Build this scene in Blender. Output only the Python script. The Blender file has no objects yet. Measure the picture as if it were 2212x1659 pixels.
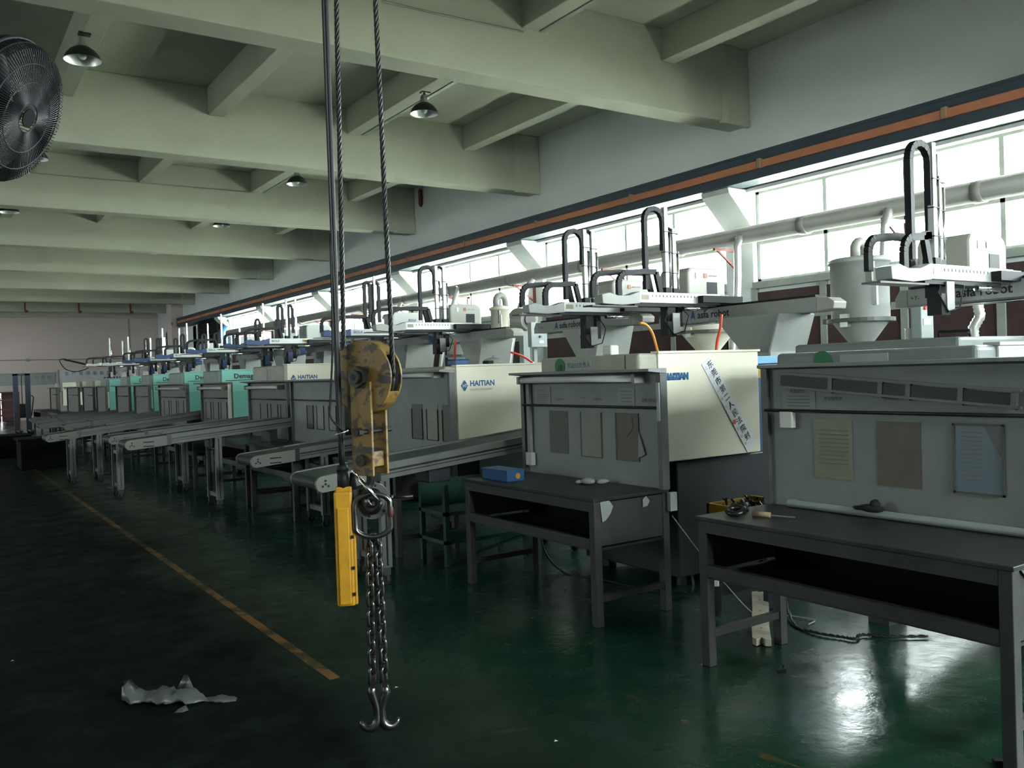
import bpy, math, random
from mathutils import Vector, Matrix
random.seed(7)
PI = math.pi
sc = bpy.context.scene
col = sc.collection

# ---------------------------------------------------------------- camera, sky, exposure
YAW, PITCH, ROLL, FPX = 0.59477485, -0.01368051, -0.03330918, 1881.45
fw = Vector((math.sin(YAW) * math.cos(PITCH), math.cos(YAW) * math.cos(PITCH), math.sin(PITCH)))
r0 = Vector((math.cos(YAW), -math.sin(YAW), 0))
u0 = r0.cross(fw)
rt = math.cos(ROLL) * r0 + math.sin(ROLL) * u0
up = -math.sin(ROLL) * r0 + math.cos(ROLL) * u0
cd = bpy.data.cameras.new('camera')
cam = bpy.data.objects.new('camera', cd)
col.objects.link(cam)
cd.sensor_width = 36
cd.lens = 36 * FPX / 2212
cd.clip_start = 0.05
cd.clip_end = 300
M4 = Matrix((rt, up, -fw)).transposed().to_4x4()
M4.translation = (0, 0, 1.6)
cam.matrix_world = M4
sc.camera = cam

SKY = 12
w = bpy.data.worlds.new('overcast_sky')
sc.world = w
w.use_nodes = True
nt = w.node_tree
bg = nt.nodes['Background']
bg.inputs[0].default_value = (0.90, 0.985, 1.0, 1)
bg.inputs[1].default_value = SKY
sc.view_settings.view_transform = 'Standard'
sc.view_settings.look = 'None'
sc.view_settings.gamma = 1
sc.view_settings.use_curve_mapping = False
sc.view_settings.exposure = 2.5
sc.cycles.max_bounces = 10
sc.cycles.diffuse_bounces = 5
sc.cycles.transparent_max_bounces = 16
sc.cycles.sample_clamp_indirect = 6
sc.cycles.caustics_reflective = False
sc.cycles.caustics_refractive = False


def portal(name, loc, sx, sy, rot):
    l = bpy.data.lights.new(name, 'AREA')
    l.shape = 'RECTANGLE'
    l.size = sx
    l.size_y = sy
    l.cycles.is_portal = True
    o = bpy.data.objects.new(name, l)
    o.location = loc
    o.rotation_euler = rot
    col.objects.link(o)


XW = 10.7          # face of the window wall
PITCH_Y = 5.5      # distance of the ceiling beams
COLS = [9.05 + PITCH_Y * k for k in range(-3, 8)]   # near face of each beam and column
for k in range(len(COLS) - 1):
    if COLS[k] > 33:
        continue
    portal('window_portal', (10.98, COLS[k] + .55 + 2.475, 3.56), 1.45, 4.95, (0, PI / 2, 0))

# ---------------------------------------------------------------- materials
MATS = {}


def mat(name, c, rough=.6, metal=0., var=.25, scale=3., dirt=None, damt=.5, bump=0., bscale=40., spec=.4, coat=0.):
    if name in MATS:
        return MATS[name]
    m = bpy.data.materials.new(name)
    m.use_nodes = True
    n = m.node_tree
    p = n.nodes['Principled BSDF']
    p.inputs['Roughness'].default_value = rough
    p.inputs['Metallic'].default_value = metal
    p.inputs['Specular IOR Level'].default_value = spec
    tc = n.nodes.new('ShaderNodeTexCoord')
    nz = n.nodes.new('ShaderNodeTexNoise')
    nz.inputs['Scale'].default_value = scale
    nz.inputs['Detail'].default_value = 6
    nz.inputs['Roughness'].default_value = .65
    n.links.new(tc.outputs['Object'], nz.inputs['Vector'])
    rp = n.nodes.new('ShaderNodeValToRGB')
    rp.color_ramp.elements[0].position = .3
    rp.color_ramp.elements[1].position = .7
    d = dirt if dirt else tuple(x * (1 - var) for x in c)
    a = damt if dirt else 1.
    lo = tuple(c[i] * (1 - a) + d[i] * a for i in range(3))
    rp.color_ramp.elements[0].color = lo + (1,)
    rp.color_ramp.elements[1].color = tuple(c) + (1,)
    n.links.new(nz.outputs['Fac'], rp.inputs[0])
    n.links.new(rp.outputs[0], p.inputs['Base Color'])
    if bump:
        b2 = n.nodes.new('ShaderNodeTexNoise')
        b2.inputs['Scale'].default_value = bscale
        b2.inputs['Detail'].default_value = 3
        n.links.new(tc.outputs['Object'], b2.inputs['Vector'])
        bp = n.nodes.new('ShaderNodeBump')
        bp.inputs['Strength'].default_value = bump
        bp.inputs['Distance'].default_value = .01
        n.links.new(b2.outputs['Fac'], bp.inputs['Height'])
        n.links.new(bp.outputs[0], p.inputs['Normal'])
    MATS[name] = m
    return m


plaster = mat('plaster', (.42, .425, .355), .85, var=.10, scale=1.2, bump=.25, bscale=6, spec=.2)
plaster_w = mat('wall_plaster', (.66, .69, .69), .85, var=.08, scale=.9, bump=.2, bscale=6, spec=.2)
pinkwall = mat('pink_paint', (.60, .50, .47), .85, var=.08, scale=.6, spec=.2)
whitepaint = mat('white_paint', (.46, .48, .455), .6, var=.12, scale=3)
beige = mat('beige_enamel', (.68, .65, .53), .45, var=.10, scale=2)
beige_d = mat('darker_beige_enamel', (.36, .35, .29), .5, var=.25, scale=5)  # darker beige for end covers, housings and injection units
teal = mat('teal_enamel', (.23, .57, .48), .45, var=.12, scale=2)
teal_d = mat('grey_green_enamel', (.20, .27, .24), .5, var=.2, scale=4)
mgrey_d = mat('hazed_cover_grey', (.17, .19, .185), .45, var=.18, scale=5)
lidgrey = mat('lid_grey', (.36, .375, .36), .4, var=.12, scale=4)
mgrey = mat('machine_grey', (.33, .35, .34), .45, var=.15, scale=3)
darkbase = mat('dark_machine_base', (.017, .021, .026), .5, var=.4, scale=4)
black = mat('black_rubber', (.010, .011, .013), .55, var=.3, scale=6, spec=.25)
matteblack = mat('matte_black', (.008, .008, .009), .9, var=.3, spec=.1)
ropem = mat('greasy_rope', (.022, .021, .020), .45, .3, var=.4, scale=60, spec=.3)
oldpaper = mat('faded_paper', (.25, .262, .262), .7, var=.12, scale=8)
faint = mat('faint_print', (.15, .155, .14), .7, var=.1)
postm = mat('post_grey', (.11, .115, .11), .5, .2, var=.35, scale=6)
steel = mat('brushed_steel', (.62, .62, .60), .32, 1., var=.2, scale=8)
alu = mat('aluminium_profile', (.42, .435, .41), .45, .5, var=.15, scale=6)
alu_d = mat('dull_aluminium', (.135, .142, .132), .5, .35, var=.25, scale=6)
chrome = mat('chrome_tube', (.8, .8, .8), .15, 1., var=.1)
benchsteel = mat('bench_steel', (.047, .047, .042), .5, .2, var=.4, scale=7, dirt=(.022, .022, .02), damt=.7)
benchtop = mat('bench_top', (.026, .027, .027), .40, .0, var=.5, scale=6, spec=.4)
boardm = mat('grey_board', (.225, .24, .235), .6, var=.18, scale=5, dirt=(.13, .135, .13), damt=.45)
board_far = mat('grimy_board', (.165, .155, .135), .6, var=.4, scale=9, dirt=(.09, .085, .075), damt=.6)
endm = mat('conveyor_end_plate', (.155, .158, .14), .5, .1, var=.15, scale=6)
beltm = mat('conveyor_belt', (.035, .048, .042), .6, var=.25, scale=5)
robgrey = mat('robot_grey', (.32, .33, .31), .45, var=.15, scale=5)
robcover = mat('robot_cover_beige', (.40, .395, .345), .45, var=.12, scale=4)
bluecap = mat('blue_plastic', (.02, .05, .14), .4, var=.2)
bluebox = mat('blue_enamel', (.022, .085, .21), .45, var=.2, scale=4)
navy = mat('rail_paint', (.036, .052, .070), .5, var=.3, scale=2)
orange = mat('orange_busbar', (.46, .17, .09), .5, var=.25, scale=1.5)
rustred = mat('red_bracket', (.16, .035, .025), .6, var=.3, scale=5)
maroon = mat('maroon_board', (.060, .030, .032), .65, var=.3, scale=3)
framegrey = mat('window_frame', (.30, .32, .295), .5, var=.2, scale=4)
pipem = mat('duct_grey', (.29, .285, .26), .55, var=.2, scale=2.5)
hosem = mat('foil_hose', (.5, .5, .48), .35, .5, var=.15, scale=8)
yellow = mat('pendant_yellow', (.50, .245, .012), .45, var=.2, scale=14, dirt=(.26, .125, .01), damt=.6)
darkiron = mat('dark_iron', (.05, .047, .045), .35, .8, var=.4, scale=12)
chainm = mat('chain_steel', (.16, .155, .15), .28, .95, var=.4, scale=30)
paper = mat('white_paper', (.62, .63, .66), .7, var=.08, scale=6)
ink = mat('black_ink', (.02, .02, .025), .7, var=.1)
inkblue = mat('blue_ink', (.02, .09, .22), .6, var=.2)
inkred = mat('red_ink', (.6, .04, .03), .6, var=.1)
inkgrey = mat('grey_print', (.11, .115, .12), .7, var=.1)
greenlab = mat('green_label', (.03, .17, .075), .6, var=.2, scale=9)
brownposter = mat('brown_sheet', (.115, .095, .072), .45, var=.25, scale=8)
yellowposter = mat('yellowed_sheet', (.23, .225, .155), .4, var=.25, scale=10)
blueposter = mat('bluish_sheet', (.155, .20, .235), .3, var=.2, scale=7)
darkposter = mat('dark_sheet', (.10, .098, .085), .5, var=.25, scale=9)
greyposter = mat('grey_sheet', (.22, .225, .195), .4, var=.2, scale=9)
plastic_t = mat('cloudy_plastic', (.115, .125, .12), .35, var=.35, scale=14, spec=.5)
wood = mat('weathered_wood', (.42, .37, .29), .75, var=.35, scale=14, bump=.4, bscale=60)
rag = mat('rag_cloth', (.34, .35, .32), .9, var=.3, scale=14)
ragdark = mat('dark_rag', (.02, .02, .022), .9, var=.3, scale=14)
orangehose = mat('orange_hose', (.85, .32, .04), .4, var=.1)
redhose = mat('red_hose', (.75, .07, .03), .4, var=.1)
mastblue = mat('mast_blue', (.012, .025, .055), .4, var=.3, scale=4)
cardboard = mat('cardboard', (.28, .19, .11), .8, var=.15)
boxgrey = mat('control_box_grey', (.30, .34, .33), .5, var=.15)
lampout = mat('lamp_shade_outer', (.055, .06, .05), .45, .5, var=.3)
lampin = mat('lamp_shade_inner', (.75, .77, .74), .3, .8, var=.1)
glassbulb = mat('bulb_glass', (.6, .62, .6), .15, var=.05)
caster = mat('caster_grey', (.05, .052, .055), .5, .3, var=.3)
plasticwhite = mat('white_plastic', (.62, .62, .58), .5, var=.1)
yellowtray = mat('yellow_tray', (.42, .24, .025), .5, var=.15)
ground = mat('yard_concrete', (.45, .46, .38), .9, var=.15, scale=.3)
dark_louver = mat('dark_louver', (.03, .032, .034), .6, var=.2)
hookyellow = None


def node_floor():
    m = bpy.data.materials.new('green_floor_paint')
    m.use_nodes = True
    n = m.node_tree
    L = n.links.new
    p = n.nodes['Principled BSDF']
    tc = n.nodes.new('ShaderNodeTexCoord')
    sep = n.nodes.new('ShaderNodeSeparateXYZ')
    L(tc.outputs['Object'], sep.inputs[0])

    def noise(s, d=6, r=.6):
        z = n.nodes.new('ShaderNodeTexNoise')
        z.inputs['Scale'].default_value = s
        z.inputs['Detail'].default_value = d
        z.inputs['Roughness'].default_value = r
        L(tc.outputs['Object'], z.inputs['Vector'])
        return z.outputs['Fac']

    def math_(op, a, b=None, c=None):
        z = n.nodes.new('ShaderNodeMath')
        z.operation = op
        for i, v in enumerate((a, b, c)):
            if v is None:
                continue
            if isinstance(v, (int, float)):
                z.inputs[i].default_value = v
            else:
                L(v, z.inputs[i])
        return z.outputs[0]

    def ramp(f, a, b):
        z = n.nodes.new('ShaderNodeMapRange')
        z.inputs[1].default_value = a
        z.inputs[2].default_value = b
        L(f, z.inputs[0])
        return z.outputs[0]

    def mix(f, a, b):
        z = n.nodes.new('ShaderNodeMix')
        z.data_type = 'RGBA'
        L(f, z.inputs[0])
        for i, v in ((6, a), (7, b)):
            if isinstance(v, tuple):
                z.inputs[i].default_value = v + (1,)
            else:
                L(v, z.inputs[i])
        return z.outputs[2]
    green = mix(ramp(noise(1.1), .35, .65), (.004, .022, .012), (.007, .034, .019))
    # aisle left of the yellow line: darker, greyer and less glossy
    aisle = ramp(math_('ADD', sep.outputs[0], math_('MULTIPLY', noise(.7), 1.2)), 3.3, 2.1)
    c = mix(aisle, green, (.005, .0072, .006))
    worn = math_('MULTIPLY', ramp(noise(2.3, 9, .7), .52, .68), .55)
    c = mix(worn, c, (.020, .034, .028))
    fine = math_('MULTIPLY', ramp(noise(26, 4), .63, .72), .5)
    c = mix(fine, c, (.007, .008, .008))

    def band(o, lo, hi):
        return math_('MULTIPLY', math_('GREATER_THAN', o, lo), math_('LESS_THAN', o, hi))
    breaks = math_('GREATER_THAN', noise(3.2, 8, .75), .49)
    coarse = math_('GREATER_THAN', noise(1.4, 2), .42)
    keep = math_('MULTIPLY', breaks, coarse)
    keep2 = math_('MULTIPLY', math_('GREATER_THAN', noise(4.5, 8, .75), .54), .8)
    l1 = math_('MULTIPLY', math_('MULTIPLY', band(sep.outputs[0], 1.735, 1.795), band(sep.outputs[1], 4.38, 34)), math_('MULTIPLY', math_('ADD', math_('MULTIPLY', keep, .55), .2), .9))
    l2 = math_('MULTIPLY', math_('MULTIPLY', band(sep.outputs[1], 3.20, 3.26), band(sep.outputs[0], 1.99, 2.82)), math_('MULTIPLY', keep2, .5))
    l3 = math_('MULTIPLY', math_('MULTIPLY', band(sep.outputs[0], 2.765, 2.82), band(sep.outputs[1], 1.4, 3.2)), math_('MULTIPLY', keep2, .6))
    c = mix(l1, c, (.24, .12, .038))
    c = mix(l2, c, (.07, .06, .018))
    c = mix(l3, c, (.10, .055, .015))
    L(c, p.inputs['Base Color'])
    rg = n.nodes.new('ShaderNodeMapRange')
    rg.inputs[1].default_value = .35
    rg.inputs[2].default_value = .7
    rg.inputs[3].default_value = .13
    rg.inputs[4].default_value = .34
    L(noise(3.5, 7, .7), rg.inputs[0])
    L(math_('ADD', rg.outputs[0], math_('MULTIPLY', aisle, .35)), p.inputs['Roughness'])
    sv = n.nodes.new('ShaderNodeMapRange')
    sv.inputs[3].default_value = .5
    sv.inputs[4].default_value = .04
    L(aisle, sv.inputs[0])
    L(sv.outputs[0], p.inputs['Specular IOR Level'])
    bp = n.nodes.new('ShaderNodeBump')
    bp.inputs['Strength'].default_value = .25
    bp.inputs['Distance'].default_value = .006
    L(noise(14, 4), bp.inputs['Height'])
    L(bp.outputs[0], p.inputs['Normal'])
    return m


def node_glass():
    m = bpy.data.materials.new('window_glass')
    m.use_nodes = True
    n = m.node_tree
    n.nodes.remove(n.nodes['Principled BSDF'])
    out = n.nodes['Material Output']
    t = n.nodes.new('ShaderNodeBsdfTransparent')
    t.inputs[0].default_value = (.93, .95, .94, 1)
    g = n.nodes.new('ShaderNodeBsdfGlossy')
    g.inputs['Roughness'].default_value = .08
    ge = n.nodes.new('ShaderNodeNewGeometry')
    dt = n.nodes.new('ShaderNodeVectorMath')
    dt.operation = 'DOT_PRODUCT'
    n.links.new(ge.outputs['Normal'], dt.inputs[0])
    n.links.new(ge.outputs['Incoming'], dt.inputs[1])

    def mt(op, a, b):
        z = n.nodes.new('ShaderNodeMath')
        z.operation = op
        for i, v in enumerate((a, b)):
            if isinstance(v, (int, float)):
                z.inputs[i].default_value = v
            else:
                n.links.new(v, z.inputs[i])
        return z
    ab = mt('ABSOLUTE', dt.outputs['Value'], 0)
    fr = mt('ADD', mt('MULTIPLY', mt('POWER', mt('SUBTRACT', 1.0, ab.outputs[0]).outputs[0], 5.0).outputs[0], .6).outputs[0], .03)
    mx = n.nodes.new('ShaderNodeMixShader')
    n.links.new(fr.outputs[0], mx.inputs[0])
    n.links.new(t.outputs[0], mx.inputs[1])
    n.links.new(g.outputs[0], mx.inputs[2])
    n.links.new(mx.outputs[0], out.inputs[0])
    return m


def node_dim_pane():
    m = bpy.data.materials.new('dimming_pane')  # translucent pane added to dim the daylight in the far doorway
    m.use_nodes = True
    n = m.node_tree
    n.nodes.remove(n.nodes['Principled BSDF'])
    t = n.nodes.new('ShaderNodeBsdfTranslucent')
    t.inputs[0].default_value = (.030, .025, .026, 1)
    n.links.new(t.outputs[0], n.nodes['Material Output'].inputs[0])
    return m


def node_hook():
    m = bpy.data.materials.new('worn_yellow_black')
    m.use_nodes = True
    n = m.node_tree
    L = n.links.new
    p = n.nodes['Principled BSDF']
    tc = n.nodes.new('ShaderNodeTexCoord')
    mpg = n.nodes.new('ShaderNodeMapping')
    mpg.inputs['Scale'].default_value = (6, 5, 15)
    mpg.inputs['Rotation'].default_value = (.35, 0, 0)
    L(tc.outputs['Object'], mpg.inputs[0])
    wv = n.nodes.new('ShaderNodeTexNoise')
    wv.inputs['Scale'].default_value = 1.
    wv.inputs['Detail'].default_value = 3
    L(mpg.outputs[0], wv.inputs['Vector'])
    rp = n.nodes.new('ShaderNodeValToRGB')
    rp.color_ramp.elements[0].position = .37
    rp.color_ramp.elements[0].color = (.028, .026, .023, 1)
    rp.color_ramp.elements[1].position = .42
    rp.color_ramp.elements[1].color = (.185, .105, .022, 1)
    L(wv.outputs[0], rp.inputs[0])
    nz = n.nodes.new('ShaderNodeTexNoise')
    nz.inputs['Scale'].default_value = 24
    nz.inputs['Detail'].default_value = 6
    L(tc.outputs['Object'], nz.inputs['Vector'])
    r2 = n.nodes.new('ShaderNodeValToRGB')
    r2.color_ramp.elements[0].position = .40
    r2.color_ramp.elements[0].color = (0, 0, 0, 1)
    r2.color_ramp.elements[1].position = .47
    L(nz.outputs['Fac'], r2.inputs[0])
    mx = n.nodes.new('ShaderNodeMix')
    mx.data_type = 'RGBA'
    L(r2.outputs[0], mx.inputs[0])
    mx.inputs[6].default_value = (.055, .032, .016, 1)
    L(rp.outputs[0], mx.inputs[7])
    L(mx.outputs[2], p.inputs['Base Color'])
    p.inputs['Roughness'].default_value = .5
    return m


floor_m = node_floor()
glass = node_glass()
dim_pane = node_dim_pane()
hookyellow = node_hook()


# ---------------------------------------------------------------- mesh helpers
class MB:
    def __init__(s):
        s.v = []
        s.f = []

    def add(s, v, f):
        o = len(s.v)
        s.v += [tuple(p) for p in v]
        s.f += [tuple(i + o for i in q) for q in f]
        return s

    def box(s, x0, x1, y0, y1, z0, z1):
        x0, x1 = min(x0, x1), max(x0, x1)
        y0, y1 = min(y0, y1), max(y0, y1)
        z0, z1 = min(z0, z1), max(z0, z1)
        v = [(x, y, z) for z in (z0, z1) for y in (y0, y1) for x in (x0, x1)]
        return s.add(v, [(0, 2, 3, 1), (4, 5, 7, 6), (0, 1, 5, 4), (2, 6, 7, 3), (0, 4, 6, 2), (1, 3, 7, 5)])

    def bar(s, a, b, wx, wz, upv=(0, 0, 1)):
        a, b = Vector(a), Vector(b)
        d = (b - a).normalized()
        uv = Vector(upv)
        if abs(d.dot(uv)) > .95:
            uv = Vector((1, 0, 0))
        r = d.cross(uv).normalized()
        q = r.cross(d)
        v = []
        for p in (a, b):
            for i, j in ((-1, -1), (1, -1), (1, 1), (-1, 1)):
                v.append(p + r * i * wx / 2 + q * j * wz / 2)
        return s.add(v, [(3, 2, 1, 0), (4, 5, 6, 7), (0, 1, 5, 4), (1, 2, 6, 5), (2, 3, 7, 6), (3, 0, 4, 7)])

    def cyl(s, a, b, ra, rb=None, n=14):
        rb = ra if rb is None else rb
        a, b = Vector(a), Vector(b)
        d = (b - a).normalized()
        t = Vector((1, 0, 0)) if abs(d.x) < .9 else Vector((0, 1, 0))
        e1 = d.cross(t).normalized()
        e2 = d.cross(e1)
        v = [p + (e1 * math.cos(2 * PI * i / n) + e2 * math.sin(2 * PI * i / n)) * r for p, r in ((a, ra), (b, rb)) for i in range(n)]
        f = [(i, (i + 1) % n, n + (i + 1) % n, n + i) for i in range(n)]
        f += [tuple(range(n - 1, -1, -1)), tuple(range(n, 2 * n))]
        return s.add(v, f)

    def tube(s, pts, r, n=8, closed=False):
        pts = [Vector(p) for p in pts]
        m = len(pts)
        rr = r if isinstance(r, (list, tuple)) else [r] * m
        prev = None
        v = []
        for i, p in enumerate(pts):
            if closed:
                d = pts[(i + 1) % m] - pts[i - 1]
            else:
                d = pts[min(i + 1, m - 1)] - pts[max(i - 1, 0)]
            d.normalize()
            if prev is None:
                t = Vector((0, 0, 1)) if abs(d.z) < .9 else Vector((1, 0, 0))
                e = d.cross(t).normalized()
            else:
                e = (prev - d * prev.dot(d)).normalized()
            prev = e
            g = d.cross(e)
            v += [p + (e * math.cos(2 * PI * j / n) + g * math.sin(2 * PI * j / n)) * rr[i] for j in range(n)]
        f = []
        for i in range(m if closed else m - 1):
            k = (i + 1) % m
            f += [(i * n + j, i * n + (j + 1) % n, k * n + (j + 1) % n, k * n + j) for j in range(n)]
        if not closed:
            f += [tuple(range(n - 1, -1, -1)), tuple(range((m - 1) * n, m * n))]
        return s.add(v, f)

    def lathe(s, prof, c, n=24):
        v = [(c[0] + r * math.cos(2 * PI * i / n), c[1] + r * math.sin(2 * PI * i / n), c[2] + z) for r, z in prof for i in range(n)]
        f = [(k * n + i, k * n + (i + 1) % n, (k + 1) * n + (i + 1) % n, (k + 1) * n + i) for k in range(len(prof) - 1) for i in range(n)]
        return s.add(v, f)

    def prism(s, poly, plane, a, b):
        """poly in the named plane ('xz','yz','xy'), extruded along the third axis from a to b"""
        n = len(poly)

        def put(p, t):
            return {'xz': (p[0], t, p[1]), 'yz': (t, p[0], p[1]), 'xy': (p[0], p[1], t)}[plane]
        v = [put(p, a) for p in poly] + [put(p, b) for p in poly]
        f = [(i, (i + 1) % n, n + (i + 1) % n, n + i) for i in range(n)] + [tuple(range(n - 1, -1, -1)), tuple(range(n, 2 * n))]
        return s.add(v, f)

    def sphere(s, c, r, n=12, sq=(1, 1, 1)):
        m = n // 2
        prof = [(math.sin(PI * i / m), -math.cos(PI * i / m)) for i in range(m + 1)]
        v = [(c[0] + r * a * math.cos(2 * PI * i / n) * sq[0], c[1] + r * a * math.sin(2 * PI * i / n) * sq[1], c[2] + r * b * sq[2]) for a, b in prof for i in range(n)]
        f = [(k * n + i, k * n + (i + 1) % n, (k + 1) * n + (i + 1) % n, (k + 1) * n + i) for k in range(m) for i in range(n)]
        return s.add(v, f)


ORG = {}


def org(o):
    return ORG.get(o.name, Vector((0, 0, 0))) if o else Vector((0, 0, 0))


def part(name, mb, m, parent=None, smooth=False, bevel=0., origin=None):
    """link MB as one mesh object; vertices are world coordinates"""
    pw = org(parent)
    ow = Vector(origin) if origin is not None else pw
    me = bpy.data.meshes.new(name)
    me.from_pydata([tuple(Vector(v) - ow) for v in mb.v], [], mb.f)
    me.materials.append(m)
    me.update()
    import bmesh
    bm = bmesh.new()
    bm.from_mesh(me)
    bmesh.ops.recalc_face_normals(bm, faces=bm.faces)
    if smooth:
        for f in bm.faces:
            f.smooth = len(f.verts) <= 4
    bm.to_mesh(me)
    bm.free()
    o = bpy.data.objects.new(name, me)
    col.objects.link(o)
    if parent:
        o.parent = parent
    o.location = ow - pw
    ORG[o.name] = ow
    if bevel:
        b = o.modifiers.new('edge', 'BEVEL')
        b.width = bevel
        b.segments = 3 if bevel > .02 else 2
        b.limit_method = 'ANGLE'
        b.angle_limit = .6
    return o


def thing(name, label, cat, loc, group=None):
    o = bpy.data.objects.new(name, None)
    o.empty_display_size = .1
    col.objects.link(o)
    o.location = loc
    ORG[o.name] = Vector(loc)
    tag(o, label, cat, group)
    return o


def tag(o, label, cat, group=None):
    o['label'] = label
    o['category'] = cat
    if group:
        o['group'] = group
    return o


def struct(name, mb, m, bevel=0., parent=None):
    o = part(name, mb, m, parent, bevel=bevel)
    if parent is None:
        o['kind'] = 'structure'
    return o


def single(name, mb, m, label, cat, group=None, smooth=False, bevel=0.):
    xs = [v[0] for v in mb.v]
    ys = [v[1] for v in mb.v]
    zs = [v[2] for v in mb.v]
    o = part(name, mb, m, None, smooth, bevel, ((min(xs) + max(xs)) / 2, (min(ys) + max(ys)) / 2, min(zs)))
    return tag(o, label, cat, group)


def share(o, loc, parent, name=None):
    c = o.copy()
    if name:
        c.name = name
    col.objects.link(c)
    c.parent = parent
    c.location = Vector(loc) - org(parent)
    ORG[c.name] = Vector(loc)
    return c


def text(s, size, at, xdir, udir, m, parent, name='lettering', bold=0., align='LEFT'):
    cu = bpy.data.curves.new('t', 'FONT')
    cu.body = s
    cu.size = size
    cu.offset = bold
    cu.align_x = align
    cu.resolution_u = 2
    to = bpy.data.objects.new('t', cu)
    col.objects.link(to)
    me = bpy.data.meshes.new_from_object(to.evaluated_get(bpy.context.evaluated_depsgraph_get()))
    bpy.data.objects.remove(to)
    x = Vector(xdir).normalized()
    u = Vector(udir).normalized()
    zz = x.cross(u)
    mw = Matrix((x, u, zz)).transposed().to_4x4()
    at = Vector(at)
    me.transform(mw)
    me.materials.clear()
    me.materials.append(m)
    o = bpy.data.objects.new(name, me)
    col.objects.link(o)
    o.parent = parent
    o.location = at - org(parent)
    ORG[o.name] = at
    return o


def flat(name, pts, m, parent, nrm, t=.0015):
    """a thin sheet with the outline pts, t thick along nrm"""
    n = Vector(nrm).normalized() * t
    k = len(pts)
    v = [Vector(p) for p in pts] + [Vector(p) + n for p in pts]
    mb = MB().add(v, [tuple(range(k)), tuple(range(2 * k - 1, k - 1, -1))] + [(i, (i + 1) % k, k + (i + 1) % k, k + i) for i in range(k)])
    return part(name, mb, m, parent)


def sheet_x(name, y0, y1, z0, z1, x, m, label, cat, group=None, skew=0., t=.002):
    """a paper stuck on a board that faces -X"""
    mb = MB()
    v = [(x, y0, z0), (x, y1, z0 + skew), (x, y1, z1 + skew), (x, y0, z1)]
    v2 = [(x - t, a, b) for _, a, b in v]
    mb.add(v + v2, [(0, 1, 2, 3), (7, 6, 5, 4), (0, 4, 5, 1), (1, 5, 6, 2), (2, 6, 7, 3), (3, 7, 4, 0)])
    return single(name, mb, m, label, cat, group)


# ---------------------------------------------------------------- room shell
XL, YN, YF, ZC = -9., -4.5, 49.9, 6.42
fl = struct('floor', MB().box(XL - .3, XW + .3, YN - .3, YF + .3, -.2, 0), floor_m)
yard = part('yard_ground', MB().box(-60, 80, -60, 110, -.5, -.25), ground)
yard['kind'] = 'structure'

ceil = struct('ceiling', MB().box(XL - .3, XW + .3, YN - .3, YF + .3, ZC, ZC + .25), plaster)
ZB = 5.27
for y in [9.05 + PITCH_Y * k for k in range(-2, 8)]:
    part('ceiling_beam', MB().box(XL, XW, y, y + .40, ZB, ZC), plaster, ceil, bevel=.012)
    # plaster haunch where the beam meets the wall
    part('beam_haunch', MB().prism([(XW - .62, y), (XW - .50, y - .035), (XW - .02, y - .035), (XW, y - .01), (XW, y + .05), (XW - .62, y + .05)], 'xy', ZB - .03, ZC), plaster, ceil, bevel=.02)
for x in (-7.9, -5.5, -3.06, -.64, 1.78, 4.02, 6.45, 8.88):
    for k in range(-3, 8):
        ya, yb = max(YN, 9.05 + PITCH_Y * k + .40), min(YF, 9.05 + PITCH_Y * (k + 1))
        if yb > ya:
            part('ceiling_joist', MB().box(x, x + .25, ya, yb, 5.96, ZC), plaster, ceil, bevel=.01)

# window wall: low wall with boards, columns, band above the windows
WIN0, WIN1 = 2.85, 4.27
XO = 10.95
wm = MB()
wm.box(XW, XO, YN - .3, YF + .3, WIN1, ZC)
wm.box(XW + .06, XO, YN - .3, YF + .3, -.2, WIN0)
for y in COLS:
    wm.box(XW, XO, y, y + .55, -.2, WIN1)
wm.box(XW, XO, 36.9, YF + .3, -.2, WIN1)
wall_r = struct('wall_right', wm, plaster_w)
wl = MB().box(XL - .3, XL, YN - .3, YF + .3, -.2, WIN0).box(XL - .3, XL, YN - .3, YF + .3, WIN1, ZC)
LBAYS = []  # unseen window bays, added and sized for the light they let in
for k in range(-3, 8):
    y = 9.05 + PITCH_Y * k
    if k in (0, 5):
        LBAYS.append((y + .55, y + (2.2 if k == 0 else PITCH_Y)))
ya = YN - .3
for a, b in LBAYS + [(YF + .3, 0)]:
    wl.box(XL - .3, XL, ya, a, WIN0, WIN1)
    ya = b
struct('wall_left', wl, plaster_w)
# rear wall behind the camera; its unseen windows are added for frontal light
wn = MB()
wn.box(XL - .3, XO, YN - .3, YN, -.2, WIN0)
wn.box(XL - .3, XO, YN - .3, YN, WIN1, ZC)
NBAYS = [(1.8, 6.3), (6.9, 10.4)]
for xa, xb in ((XL - .3, 1.8), (6.3, 6.9), (10.4, XO)):
    wn.box(xa, xb, YN - .3, YN, WIN0, WIN1)
struct('wall_near', wn, plaster_w)
wcount = 20  # unseen left and rear windows, added to light boards, doors and far wall
for i, (a, b, side) in enumerate([(a, b, 'l') for a, b in LBAYS] + [(a, b, 'n') for a, b in NBAYS]):
    t = bpy.data.objects.new('window_%d' % (wcount + i), None)
    col.objects.link(t)
    t['kind'] = 'structure'
    fr, pn = MB(), MB()
    n = 4
    st = (b - a) / n

    def put(m_, u0, u1, z0, z1, d0, d1):
        if side == 'l':
            m_.box(XL - d1, XL - d0, u0, u1, z0, z1)
        else:
            m_.box(u0, u1, YN - d1, YN - d0, z0, z1)
    for u in range(n + 1):
        put(fr, a + u * st - .03, a + u * st + .03, WIN0, WIN1, .1, .16)
    put(fr, a, b, 3.44, 3.56, .1, .16)
    put(pn, a, b, WIN0, WIN1, .12, .126)
    part('window_frame', fr, framegrey, t)
    part('pane', pn, glass, t)
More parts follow.
